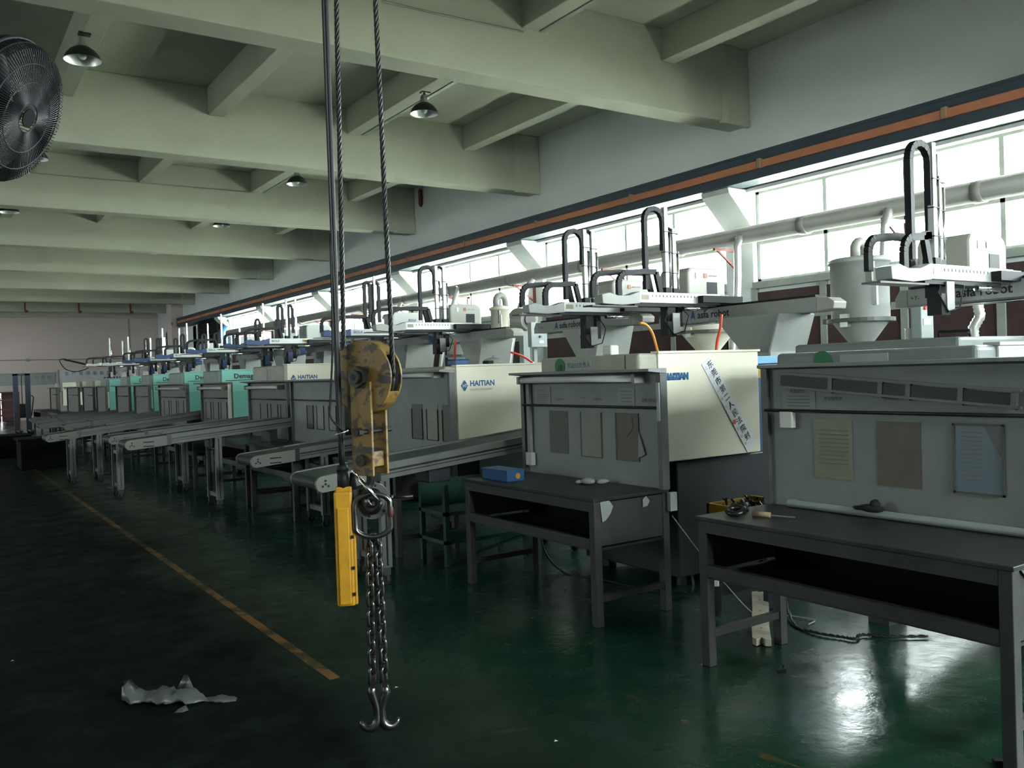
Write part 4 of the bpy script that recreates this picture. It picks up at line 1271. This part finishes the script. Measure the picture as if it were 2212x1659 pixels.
# ---------------------------------------------------------------- things on the benches
def ring_pts(c, r, e1, e2, n=24):
    c, e1, e2 = Vector(c), Vector(e1), Vector(e2)
    return [c + e1 * math.cos(2 * PI * i / n) * r + e2 * math.sin(2 * PI * i / n) * r for i in range(n)]


eb = thing('eye_bolt', 'rusty lifting eye bolt on the left end of the nearest workbench', 'eye bolt', (3.56, 3.18, .80))
part('eye_ring', MB().tube(ring_pts((3.54, 3.16, .828), .042, (1, 0, .25), (0, 1, .1)), .014, 10, True), darkiron, eb, smooth=True)
part('threaded_shank', MB().cyl((3.575, 3.19, .835), (3.66, 3.26, .825), .014, n=10).cyl((3.60, 3.212, .832), (3.615, 3.225, .83), .024, n=8), darkiron, eb)
eb2 = thing('eye_bolt', 'second eye bolt lying behind the rusty one on the nearest workbench', 'eye bolt', (3.72, 3.25, .80))
part('eye_ring', MB().tube(ring_pts((3.70, 3.24, .826), .03, (.7, .7, .2), (-.3, .3, .8)), .012, 10, True), darkiron, eb2, smooth=True)
part('threaded_shank', MB().cyl((3.73, 3.26, .82), (3.80, 3.31, .818), .011, n=10), darkiron, eb2)
sd_ = thing('screwdriver', 'screwdriver with brown handle on the nearest workbench', 'screwdriver', (3.6, 3.0, .80))
part('handle', MB().cyl((3.58, 3.08, .816), (3.61, 2.99, .816), .016, .014, 10), cardboard, sd_, smooth=True)
part('blade', MB().cyl((3.61, 2.99, .815), (3.655, 2.87, .812), .004, n=6), steel, sd_)
single('white_tube', MB().cyl((3.965, 3.13, .822), (3.965, 1.72, .822), .021, n=16).cyl((3.965, 3.15, .822), (3.965, 3.09, .822), .023, n=16), boxgrey, 'long pale tube lying along the foot of the nearest board', 'tube', smooth=False)
mb = MB().sphere((3.93, 2.62, .855), .06, 12, (.6, 1.2, .35)).sphere((3.93, 2.60, .875), .035, 10, (.7, .8, .8)).sphere((3.93, 2.69, .85), .03, 8, (.6, 1.3, .4))
single('black_rag', mb, ragdark, 'crumpled black rag against the foot of the nearest board', 'rag', smooth=True)
bx = thing('blue_box', 'blue metal box with a yellow round sticker on machine ten\'s bench', 'box', (3.6, 5.45, .80))
part('box_body', MB().box(3.49, 3.64, 5.26, 5.60, .80, .875), bluebox, bx, bevel=.006)
part('box_lid', MB().box(3.485, 3.645, 5.255, 5.605, .875, .885), bluebox, bx)
part('round_sticker', MB().cyl((3.58, 5.2545, .84), (3.58, 5.259, .84), .022, n=16), yellowtray, bx)
mb = MB().sphere((3.82, 4.74, .822), .05, 12, (.9, 1.2, .45)).sphere((3.90, 4.68, .817), .045, 12, (1.2, .7, .4)).sphere((3.79, 4.80, .815), .03, 10, (1, 1, .5))
single('white_rag', mb, rag, 'crumpled white rag on machine ten\'s bench', 'rag', smooth=True)
yt = thing('yellow_crate', 'yellow crate of black scrap behind the nearest workbench', 'crate', (4.7, 4.12, 0))
part('crate_body', MB().box(4.50, 4.95, 3.75, 4.28, .53, .55).box(4.50, 4.52, 3.75, 4.28, .55, .64).box(4.93, 4.95, 3.75, 4.28, .55, .65).box(4.50, 4.95, 3.75, 3.77, .55, .64).box(4.50, 4.95, 4.26, 4.28, .55, .64), yellowtray, yt)
sm = MB()
random.seed(5)
for i in range(90):
    x, y = 4.53 + random.random() * .39, 3.78 + random.random() * .46
    a = random.random() * PI
    sm.bar((x, y, .55 + random.random() * .10), (x + .05 * math.cos(a), y + .05 * math.sin(a), .56 + random.random() * .11), .012, .012)
so = part('scrap', sm, black, yt)
so['kind'] = 'stuff'
for y in (3.78, 4.2):
    part('crate_stand', MB().box(4.52, 4.93, y, y + .04, 0, .53), darkbase, yt)

# ---------------------------------------------------------------- things on the floor
pl = thing('wooden_plank', 'weathered pale plank lying on the floor under the nearest workbench', 'plank', (4.25, 3.64, 0))
a, b = Vector((3.88, 3.30, .03)), Vector((4.68, 3.99, .03))
d = (b - a).normalized()
nn = Vector((-d.y, d.x, 0))
v = []
prof = [(-.052, 0), (-.05, .05), (-.045, .3), (-.055, .7), (-.05, 1.0), (-.02, 1.005), (0, .99), (.02, 1.008), (.05, 1.0), (.047, .6), (.055, .3), (.05, .02), (.03, -.01), (.0, .03), (-.02, -.005)]
L = (b - a).length
top = [a + nn * p[0] + d * L * p[1] for p in prof]
k = len(top)
mb = MB().add([(q.x, q.y, .005) for q in top] + [(q.x, q.y, .045) for q in top], [tuple(range(k))[::-1], tuple(range(k, 2 * k))] + [(i, (i + 1) % k, k + (i + 1) % k, k + i) for i in range(k)])
part('plank_body', mb, wood, pl)
for f in (.2, .55, .8):
    q = a + d * L * f
    part('knot_hole', MB().cyl((q.x, q.y, .0445), (q.x, q.y, .0465), .006, n=8), darkiron, pl)
cpts = curve_pts([(4.98, 4.05, .35), (4.75, 3.85, .10), (4.35, 3.45, .008), (4.29, 3.25, .008), (4.33, 3.10, .008), (4.36, 3.03, .008), (4.45, 3.05, .008), (4.54, 2.93, .008), (4.7, 2.8, .008)], 14)
mb = MB()
for s in (0, PI):
    tw = []
    for i, p in enumerate(cpts):
        ph = i * .9 + s
        tw.append(p + Vector((math.cos(ph) * .006, math.sin(ph) * .006, .006 + math.sin(ph) * .004)))
    mb.tube(tw, .0055, 6)
single('twisted_cable', mb, black, 'twisted black cable on the floor under the nearest workbench', 'cable', smooth=True)
single('floor_cable', MB().tube(curve_pts([(4.15, 5.75, .6), (4.1, 5.7, .2), (4.12, 5.45, .012), (4.2, 5.1, .01), (4.25, 4.6, .01), (4.4, 4.4, .01)], 8), .008, 6), black, 'thin black cable on the floor under machine ten\'s bench', 'cable', smooth=True)
single('floor_cable', MB().tube(curve_pts([(4.05, 4.16, .62), (4.12, 4.02, .42), (4.2, 3.85, .2), (4.3, 3.7, .02), (4.45, 3.6, .01), (4.5, 3.42, .01), (4.4, 3.38, .01)], 8), .0035, 6), pipem, 'thin pale cable hanging between the two nearest workbenches', 'cable', smooth=True)
sp = thing('spray_can', 'small dark can with white cap on the floor between the two nearest benches', 'can', (4.25, 3.95, 0))
part('can_body', MB().cyl((4.25, 3.98, 0), (4.25, 3.98, .16), .035, n=14), black, sp, smooth=False)
part('cap', MB().cyl((4.25, 3.98, .16), (4.25, 3.98, .19), .02, n=12), plasticwhite, sp)

# plastic bag: a crumpled, twisted sheet
random.seed(11)
segs, ring = 30, 12
ctr = []
mb = MB()
vv = []
for i in range(segs):
    u = i / (segs - 1)
    cx = .79 + .46 * u
    cy = 4.78 - .37 * u
    if u < .08:
        rad = .045 + u * .5
    elif u < .62:
        rad = .085 + .02 * math.sin(u * 22)
    elif u < .74:
        rad = .085 - (u - .62) * .58
    else:
        rad = .018 + .028 * math.sin((u - .74) / .26 * PI) + .004
    h = rad * (.50 if u < .7 else .30)
    if u < .10:
        h = .085 - .3 * abs(u - .04)
    if .45 < u < .58:
        h *= 1.45
    for j in range(ring):
        a = 2 * PI * j / ring
        jit = 1 + (random.random() - .5) * .5
        lx = math.cos(a) * rad * jit
        lz = max(.002, h * (.5 + .5 * math.sin(a)) * (1 + (random.random() - .5) * .5))
        vv.append((cx + lx * .42, cy + lx * .9, lz))
mb.add(vv, [(i * ring + j, i * ring + (j + 1) % ring, (i + 1) * ring + (j + 1) % ring, (i + 1) * ring + j) for i in range(segs - 1) for j in range(ring)])
mb.add([(.80, 4.80, .03), (.80, 4.82, .085), (.83, 4.80, .095), (.86, 4.76, .05)], [(0, 1, 2), (0, 2, 3), (0, 3, 1), (1, 3, 2)])
mb.add([(1.01, 4.60, .06), (1.05, 4.62, .115), (1.07, 4.62, .11), (1.08, 4.56, .06)], [(0, 1, 2), (0, 2, 3), (0, 3, 1), (1, 3, 2)])
single('plastic_bag', mb, plastic_t, 'crumpled clear plastic bag lying on the dark aisle floor', 'plastic bag', smooth=True)
single('plastic_scrap', MB().add([(.955, 4.43, .002), (.985, 4.40, .006), (1.02, 4.42, .002), (1.015, 4.45, .02), (.98, 4.445, .012)], [(0, 1, 4), (1, 3, 4), (1, 2, 3)]), plastic_t, 'small scrap of plastic just below the plastic bag', 'scrap')
for x, y, lab in ((.37, 5.9, 'tiny pale chip on the aisle floor at the far left'), (2.2, 3.02, 'tiny pale chip on the floor right of the sling hooks'), (1.95, 4.05, 'tiny pale chip on the floor left of the pendant'), (1.56, 2.85, 'tiny pale chip on the floor below the sling hooks')):
    single('floor_chip', MB().add([(x, y, .001), (x + .02, y - .006, .001), (x + .012, y + .01, .004)], [(0, 1, 2)]).add([(x, y, .001), (x + .02, y - .006, .001), (x + .012, y + .01, .0005)], [(0, 2, 1)]), paper, lab, 'chip')
single('black_debris', MB().bar((3.62, 2.98, .008), (3.66, 2.96, .008), .012, .012).bar((3.65, 2.97, .008), (3.67, 2.985, .022), .01, .01), black, 'small black plastic bit on the floor below the nearest workbench', 'debris')
single('black_debris', MB().bar((3.42, 1.78, .012), (3.46, 1.74, .012), .03, .02), black, 'small black bit on the floor at the lower right corner', 'debris')

# ---------------------------------------------------------------- hoist: hook block, sling, pendant
HX, HY, HZ = 1.545, 3.36, 1.60
gird = thing('bridge_crane', 'crane girder with hoist above the top edge of the picture', 'crane', (1.5, 3.6, 4.69))
part('girder', MB().box(XL + .2, 10.30, 3.52, 3.56, 4.74, 5.20).box(XL + .2, 10.30, 3.42, 3.66, 4.70, 4.74).box(XL + .2, 10.30, 3.42, 3.66, 5.18, 5.22), yellow, gird)
part('end_carriage', MB().box(10.12, 10.48, 2.6, 4.5, 4.692, 4.86), yellow, gird)
part('hoist_drum', MB().cyl((1.25, 3.30, 4.48), (1.95, 3.30, 4.48), .17, n=20), darkiron, gird, smooth=False)
part('hoist_frame', MB().box(1.2, 1.28, 3.1, 3.66, 4.3, 4.70).box(1.92, 2.0, 3.1, 3.66, 4.3, 4.70), yellow, gird)

hb = thing('hook_block', 'worn yellow and black hoist hook block hanging from two wire ropes', 'hook block', (HX, HY, 1.2))
nseg = 40


def disc(x, th, r, cy=HY, cz=HZ, zs=1.0):
    return MB().cyl((x, cy, cz), (x + th, cy, cz), r, n=nseg)


part('cheek_plate', disc(HX - .039, .010, .154), hookyellow, hb, smooth=False, bevel=.003)
part('cheek_plate', disc(HX + .029, .010, .154), hookyellow, hb, smooth=False, bevel=.003)
part('sheave', MB().cyl((HX - .015, HY, HZ), (HX + .015, HY, HZ), .125, n=nseg).cyl((HX - .026, HY, HZ), (HX - .015, HY, HZ), .144, .13, nseg).cyl((HX + .015, HY, HZ), (HX + .026, HY, HZ), .13, .144, nseg), darkiron, hb)
gd = [(HY + .153 * math.cos(a), HZ + .153 * math.sin(a)) for a in [math.radians(205 + i * 10) for i in range(14)]]
gd2 = [(HY + .146 * math.cos(a), HZ + .146 * math.sin(a)) for a in [math.radians(205 + i * 10) for i in range(14)]][::-1]
gm_ = MB()
for i in range(13):
    gm_.prism([gd[i], gd[i + 1], gd2[12 - i], gd2[13 - i]], 'yz', HX - .038, HX + .038)
part('rim_guard', gm_, hookyellow, hb)
gt = MB()
aa = [math.radians(34 + i * 10) for i in range(12)]
for i in range(11):
    gt.prism([(HY + .153 * math.cos(aa[i]), HZ + .153 * math.sin(aa[i])), (HY + .153 * math.cos(aa[i + 1]), HZ + .153 * math.sin(aa[i + 1])), (HY + .146 * math.cos(aa[i + 1]), HZ + .146 * math.sin(aa[i + 1])), (HY + .146 * math.cos(aa[i]), HZ + .146 * math.sin(aa[i]))], 'yz', HX - .038, HX + .038)
part('rim_guard', gt, hookyellow, hb)
for x in (HX - .053, HX + .040):
    part('side_strap', MB().box(x, x + .013, HY - .055, HY + .055, 1.19, 1.58), hookyellow, hb, bevel=.003)
part('axle_nut', MB().cyl((HX - .078, HY, HZ), (HX - .046, HY, HZ), .046, n=6).cyl((HX - .092, HY, HZ), (HX - .07, HY, HZ), .028, n=16), darkiron, hb)
part('axle_nut', MB().cyl((HX + .06, HY, HZ), (HX + .10, HY, HZ), .04, n=6), darkiron, hb)
part('axle_hole', MB().cyl((HX - .094, HY, HZ), (HX - .091, HY, HZ), .013, n=12), black, hb)
part('cross_bolt', MB().cyl((HX - .12, HY - .03, 1.375), (HX + .10, HY - .03, 1.375), .011, n=10).cyl((HX - .115, HY - .03, 1.375), (HX - .09, HY - .03, 1.375), .017, n=6), darkiron, hb)
part('trunnion', MB().box(HX - .040, HX + .040, HY - .04, HY + .04, 1.225, 1.29), hookyellow, hb, bevel=.004)
for x in (HX - .069, HX + .052):
    part('trunnion_pin', MB().cyl((x, HY, 1.255), (x + .017, HY, 1.255), .024, n=16), darkiron, hb)
hp = [(HX, HY, 1.235), (HX, HY, 1.20), (HX, HY + .005, 1.16), (HX, HY + .03, 1.125)] + [(HX, HY + .045 * math.cos(a), 1.085 + .045 * math.sin(a)) for a in [math.radians(50 - i * 23) for i in range(11)]]
hp = [(HX, y, z) for x, y, z in hp]
part('hook', MB().tube(hp, [.019, .019, .018, .019, .021, .022, .023, .023, .023, .022, .021, .019, .016, .012, .007], 10), darkiron, hb, smooth=True)
part('safety_latch', MB().cyl((HX - .05, HY + .02, 1.175), (HX - .005, HY - .035, 1.085), .009, n=8).cyl((HX - .07, HY + .04, 1.215), (HX - .05, HY + .02, 1.175), .006, n=8), chrome, hb, smooth=True)

hb.rotation_euler = (0, 0, math.radians(25))
rp = thing('wire_ropes', 'two twisted steel wire ropes running up from the hook block', 'rope', (HX, HY, 1.62))
for (xa, ya, za, xb, yb, zb) in ((HX - .054, HY + .118, 1.60, HX - .022, HY + .085, 4.50), (HX + .057, HY - .123, 1.60, HX + .04, HY - .08, 4.50)):
    a, b = Vector((xa, ya, za)), Vector((xb, yb, zb))
    mb = MB()
    for s in range(4):
        pts = []
        for i in range(150):
            u = i / 149
            p = a.lerp(b, u)
            ph = u * 2 * PI * 26 + s * PI / 2
            pts.append(p + Vector((math.cos(ph), math.sin(ph), 0)) * .0062)
        mb.tube(pts, .0052, 5)
    part('rope', mb, ropem, rp, smooth=True)
part('rope', MB().tube([(HX - .057 * math.cos(a), HY + .123 * math.cos(a), HZ + .137 * math.sin(a)) for a in [PI + PI * i / 20 for i in range(21)]],   .009, 8), ropem, rp, smooth=True)

# steel ring with a lever hung on the hook
vd = Vector((-.418, -.908, 0))
e1 = Vector((.908, -.418, 0))
e2 = Vector((0, 0, 1))
rc = Vector((HX, HY, 1.075)) - vd * .030
darkalu = mat('dark_worn_aluminium', (.12, .12, .115), .45, .4, var=.3, scale=25)
rg = thing('flange_ring', 'grey drilled steel ring with a side lever in the hook', 'ring', (rc.x, rc.y, 1.0))
ro, ri, th = .078, .054, .012
n = 36
v, f = [], []
for i in range(n):
    a = 2 * PI * i / n
    dr_ = e1 * math.cos(a) + e2 * math.sin(a)
    for r_, o_ in ((ri, 0), (ro, 0), (ro, th), (ri, th)):
        v.append(rc + dr_ * r_ - vd * o_)
for i in range(n):
    k = (i + 1) % n
    for j in range(4):
        f.append((i * 4 + j, i * 4 + (j + 1) % 4, k * 4 + (j + 1) % 4, k * 4 + j))
part('ring_body', MB().add(v, f), darkalu, rg)
for a in range(6):
    q = rc + (e1 * math.cos(a * PI / 3 + .3) + e2 * math.sin(a * PI / 3 + .3)) * .066
    part('bolt_hole', MB().cyl(q + vd * .001, q - vd * .002, .006, n=8), black, rg)
q = rc + e1 * ro + e2 * .01
part('lever', MB().cyl(q, q + e1 * .095, .006, n=8).sphere(q + e1 * .002, .012, 8), darkiron, rg, smooth=True)

# chain sling: master link, two chains, two hooks
mc = Vector((HX, HY, 1.02)) + vd * .01
sl = thing('chain_sling', 'two-leg steel chain sling with hooks hanging below the hook block', 'chain sling', (HX, HY, .1))
pts = []
for i in range(32):
    a = 2 * PI * i / 32
    pts.append(mc + e1 * .074 * math.cos(a) + e2 * (.045 * math.sin(a) + (.045 if math.sin(a) > 0 else -.045)))
part('master_link', MB().tube(pts, .0115, 10, True), chainm, sl, smooth=True)
q = mc + e1 * .074 + e2 * .0
part('master_link_tag', MB().sphere(q + Vector((0, 0, .01)), .018, 10, (.8, .8, 2.2)), mat('red_tag', (.06, .014, .012), .5), sl, smooth=True)


def link_mesh(name, l, wd, r):
    p = []
    for i in range(20):
        a = 2 * PI * i / 20
        p.append(Vector((wd * math.cos(a), 0, (l / 2 - wd) * (1 if math.sin(a) >= 0 else -1) + wd * math.sin(a))))
    m_ = MB().tube(p, r, 7, True)
    me = bpy.data.meshes.new(name)
    me.from_pydata(m_.v, [], m_.f)
    me.materials.append(chainm)
    for q_ in me.polygons:
        q_.use_smooth = True
    return me


lm = link_mesh('chain_link', .062, .0158, .0074)
fit = part('coupling', MB().tube([mc + e2 * -.085 + e1 * -.012, mc + e2 * -.075, mc + e2 * -.085 + e1 * .012, mc + e2 * -.135 + e1 * .022], .008, 8).tube([mc + e2 * -.09 + e1 * -.012, mc + e2 * -.08 - e1 * .02, mc + e2 * -.13 - e1 * .022], .008, 8), chainm, sl, smooth=True)
for s in (-1, 1):
    top_ = mc + e2 * -.125 + e1 * .017 * s
    bot_ = Vector((HX - .0, HY, .325)) + e1 * (.024 * s)
    nl = 14
    for i in range(nl):
        p = top_.lerp(bot_, (i + .5) / nl)
        o = bpy.data.objects.new('chain_link', lm)
        col.objects.link(o)
        o.parent = sl
        o.location = p - org(sl)
        o.rotation_euler = (0, 0, math.radians(-24.7 + (45 if i % 2 else -45) + s * 8))
    # clevis and hook
    part('clevis', MB().bar(bot_ + e2 * .012, bot_ + e2 * -.03, .03, .022, tuple(e1)).cyl(bot_ + e2 * -.008 + e1 * -.02, bot_ + e2 * -.008 + e1 * .02, .008, n=10), chainm, sl)
    hk = [bot_ + e2 * -.02, bot_ + e2 * -.05 + e1 * .006 * s, bot_ + e2 * -.085 - e1 * .004 * s, bot_ + e2 * -.12 - e1 * .014 * s]
    c = bot_ + e2 * -.165 + e1 * .020 * s
    for i in range(9):
        a = math.radians(165 + i * 24)
        hk.append(c + e1 * (.034 * math.cos(a)) * s + e2 * .036 * math.sin(a))
    part('sling_hook', MB().tube(hk, [.014, .019, .017, .015, .016, .018, .020, .021, .020, .018, .014, .010, .006], 10), chainm, sl, smooth=True)

# yellow pendant controller and its black cable
PX_, PY_ = 1.447, 3.425
pd = thing('pendant_controller', 'yellow hoist pendant controller hanging beside the hook block', 'controller', (PX_, PY_, .64))
pm = Matrix((Vector((.908, -.418, 0)), Vector((.418, .908, 0)), Vector((0, 0, 1)))).transposed()


def pbox(cx0, cx1, cy0, cy1, z0, z1):
    m_ = MB().box(cx0, cx1, cy0, cy1, z0, z1)
    m_.v = [tuple(pm @ Vector(v_) + Vector((PX_, PY_, 0))) for v_ in m_.v]
    return m_


part('pendant_body', pbox(-.042, .034, -.03, .03, .645, 1.125), yellow, pd, bevel=.01)
part('front_ridge', pbox(-.030, .018, -.037, -.029, .655, 1.06), yellow, pd, bevel=.005)
part('side_cover', pbox(.030, .044, -.026, .026, .65, .985), yellow, pd, bevel=.005)
part('neck', pbox(-.034, .034, -.026, .026, 1.12, 1.145), yellow, pd, bevel=.006)
for z in (.69, .80, .93):
    part('screw_hole', pbox(.026, .036, -.0385, -.028, z, z + .012), black, pd)
part('boot', MB().cyl((PX_, PY_, 1.14), (PX_ - .002, PY_, 1.21), .026, .023, 14).cyl((PX_ - .002, PY_, 1.21), (PX_ - .003, PY_, 1.235), .027, .02, 14), black, pd, smooth=True)
q = Vector((PX_, PY_, 0)) + e1 * .038
part('boot', MB().cyl((q.x, q.y, 1.13), (q.x, q.y, 1.20), .018, .010, 10), black, pd, smooth=True)
part('pendant_cable', MB().tube(curve_pts([(PX_ - .002, PY_, 1.22), (PX_ - .008, PY_, 1.6), (PX_ - .004, PY_, 2.2), (PX_ + .002, PY_ + .01, 3.2), (PX_ + .02, PY_ + .02, 4.35)], 6), .0125, 10), black, pd, smooth=True)
part('strain_rope', MB().tube(curve_pts([(PX_ - .012, PY_ - .01, 1.25), (PX_ - .014, PY_ - .008, 1.8), (PX_ - .014, PY_, 2.6), (PX_ - .01, PY_ + .01, 4.35)], 6), .006, 8), ropem, pd, smooth=True)
part('cable_loop', MB().tube(curve_pts([(PX_ - .02, PY_ - .005, 2.2), (PX_ - .03, PY_ - .01, 1.75), (PX_ - .05, PY_ - .01, 1.5), (PX_ - .05, PY_ - .01, 1.44), (PX_ - .015, PY_ - .02, 1.39), (PX_ + .02, PY_ - .02, 1.37)], 8), .0045, 6), black, pd, smooth=True)
part('tie_ring', MB().tube(ring_pts((PX_, PY_, 1.37), .026, (.908, -.418, .3), (.4, .9, 0), 16), .003, 5, True), steel, pd, smooth=True)

# ---------------------------------------------------------------- wall fan
fn = thing('ceiling_fan', 'black caged industrial fan at the upper left edge', 'fan', (.42, 5.25, 3.05))
fn.name = 'industrial_fan'
ORG['industrial_fan'] = Vector((.42, 5.25, 3.05))
fc = Vector((.415, 5.25, 3.06))
fnv = Vector((.74, -.50, -.38)).normalized()
f1 = fnv.cross(Vector((0, 0, 1))).normalized()
f2 = f1.cross(fnv)


def fring(r, off, n=40):
    return [fc + fnv * off + (f1 * math.cos(2 * PI * i / n) + f2 * math.sin(2 * PI * i / n)) * r for i in range(n)]


FR = .375
for nm, sgn in (('front_guard', 1), ('rear_guard', -1)):
    mb = MB()
    prof = [(FR, .0), (FR * .985, .05), (FR * .93, .085), (FR * .75, .105), (FR * .5, .115), (FR * .2, .12)]
    for k in range(120):
        a = 2 * PI * k / 120
        mb.tube([fc + fnv * (o * sgn) + (f1 * math.cos(a + .25 * (1 - r / FR)) + f2 * math.sin(a + .25 * (1 - r / FR))) * r for r, o in prof], .0022, 4)
    for r, o in ((FR * .985, .05), (FR * .75, .105), (FR * .5, .115), (FR * .2, .12)):
        mb.tube(fring(r, o * sgn), .0035, 5, True)
    o = part(nm, mb, black, fn)
part('guard_rim', MB().tube(fring(FR, 0), .012, 8, True), black, fn, smooth=True)
sh = MB()
r1_, r2_ = fring(FR * .975, -.05), fring(FR * .975, .045)
sh.add(r1_ + r2_, [(i, (i + 1) % 40, 40 + (i + 1) % 40, 40 + i) for i in range(40)])
part('fan_shroud', sh, black, fn, smooth=True)
part('guard_badge', MB().cyl(fc + fnv * .121, fc + fnv * .127, .05, n=20), matteblack, fn)
part('motor', MB().cyl(fc - fnv * .22, fc - fnv * .02, .085, n=20), black, fn)
part('hub', MB().cyl(fc - fnv * .02, fc + fnv * .06, .06, .045, 16), matteblack, fn)
for k in range(3):
    a0 = 2 * PI * k / 3 + .4
    vv = []
    for i in range(7):
        r = .05 + .28 * i / 6
        wd_ = .25 + .45 * math.sin(PI * min(1, .25 + i / 8))
        for j in range(5):
            a = a0 + (j / 4 - .5) * wd_ + .3 * i / 6
            tw = (j / 4 - .5) * .07
            vv.append(fc + (f1 * math.cos(a) + f2 * math.sin(a)) * r + fnv * tw)
    mb = MB().add(vv, [(i * 5 + j, i * 5 + j + 1, i * 5 + j + 6, i * 5 + j + 5) for i in range(6) for j in range(4)])
    bo = part('blade', mb, black, fn, smooth=True)
    sm_ = bo.modifiers.new('thick', 'SOLIDIFY')
    sm_.thickness = .004
mt = fc - fnv * .2
part('drop_rod', MB().cyl((mt.x - .02, mt.y, mt.z), (mt.x - .02, mt.y, ZC), .022, n=10).box(mt.x - .12, mt.x + .08, mt.y - .1, mt.y + .1, ZC - .02, ZC), darkiron, fn)

# ---------------------------------------------------------------- far end of the hall
pj = thing('pallet_stacker', 'dark blue pallet stacker with tall mast at the far left', 'stacker', (2.95, 35.5, 0))
for x in (2.66, 3.04):
    part('mast_column', MB().box(x, x + .16, 35.5, 35.68, .05, 2.12), mastblue, pj)
part('mast_top', MB().box(2.66, 3.20, 35.5, 35.68, 2.06, 2.12), mastblue, pj)
part('carriage', MB().box(2.84, 3.02, 35.42, 35.52, .55, 1.05), black, pj)
part('lift_chain', MB().cyl((2.93, 35.55, 1.05), (2.93, 35.55, 2.06), .015, n=6), black, pj)
part('handle', MB().tube([(3.22, 35.7, .6), (3.30, 35.7, 1.25), (3.27, 35.7, 1.32), (3.22, 35.7, 1.33)], .02, 6), darkiron, pj)
for x in (2.70, 3.06):
    part('fork', MB().box(x, x + .12, 34.3, 35.5, .08, .14), mastblue, pj)
    part('wheel', MB().cyl((x, 35.6, .06), (x + .1, 35.6, .06), .06, n=12), black, pj)
    part('wheel', MB().cyl((x, 34.4, .04), (x + .1, 34.4, .04), .04, n=12), black, pj)
rr = thing('red_rack', 'red steel shelf rack before the bright doorway at the left edge', 'rack', (2.9, 46, 0))
for x in (2.75, 3.55):
    for y in (45.8, 46.4):
        part('rack_post', MB().box(x, x + .07, y, y + .07, 0, 1.7), rustred, rr)
for z in (.35, .62, 1.05):
    part('rack_rail', MB().box(2.75, 3.62, 45.8, 45.86, z, z + .07).box(2.75, 3.62, 46.4, 46.46, z, z + .07), rustred, rr)
    part('rack_shelf', MB().box(2.82, 3.55, 45.86, 46.4, z + .02, z + .04), rustred, rr)
nb = thing('notice_board', 'wide white notice board with blue print on the far pink wall', 'notice board', (6.9, 49.85, 1.8))
part('board_sheet', MB().box(5.80, 9.6, 49.86, 49.885, 1.75, 2.46), paper, nb)
for i in range(9):
    text('生产管理看板目标一'[i], .22, (6.05 + i * .33, 49.855, 2.2), (1, 0, 0), (0, 0, 1), inkblue, nb)
for i in range(10):
    part('print_dot', MB().box(7.9 + i * .15, 7.98 + i * .15, 49.85, 49.86, 1.98, 2.06), inkblue, nb)
part('board_edge', MB().box(5.74, 5.82, 49.85, 49.885, 1.6, 2.48), pipem, nb)
nb2 = thing('notice_board', 'smaller pale notice board left of the wide one, behind the stacker', 'notice board', (4.2, 49.85, 1.8))
part('board_sheet', MB().box(3.0, 5.62, 49.86, 49.885, 1.75, 2.33), boxgrey, nb2)
part('board_edge', MB().box(3.0, 5.62, 49.85, 49.885, 2.30, 2.36), pipem, nb2)
for i in range(3):
    text('公告栏'[i], .2, (4.7 + i * .28, 49.855, 2.05), (1, 0, 0), (0, 0, 1), inkgrey, nb2)
single('wall_conduit', MB().cyl((2.0, 49.87, 3.02), (10.6, 49.87, 3.0), .025, n=6).sphere((4.43, 49.87, 3.01), .10, 8, (1.3, .4, .8)), pipem, 'thin cable conduit across the far pink wall', 'conduit')
single('wall_conduit', MB().cyl((9.2, 49.88, 2.4), (9.2, 49.88, 5.1), .03, n=6), pipem, 'upright conduit on the far pink wall above the far robots', 'conduit')
struct('trim_3', MB().box(XL, XW, 49.75, 49.9, 5.15, 5.3), plaster)
cj = thing('lifting_boom', 'thin tilted arm with a hanging cable at the leftmost robot', 'arm', (4.4, 35.1, 2.3))
part('boom_tube', MB().cyl((5.05, 35.1, 2.38), (4.25, 35.1, 2.60), .035, n=8), darkiron, cj)
part('boom_cable', MB().tube(curve_pts([(4.25, 35.1, 2.62), (4.12, 35.1, 2.55), (4.3, 35.1, 2.25), (4.6, 35.1, 2.15), (4.9, 35.1, 2.2), (5.05, 35.1, 2.28)], 6), .018, 6), black, cj, smooth=True)
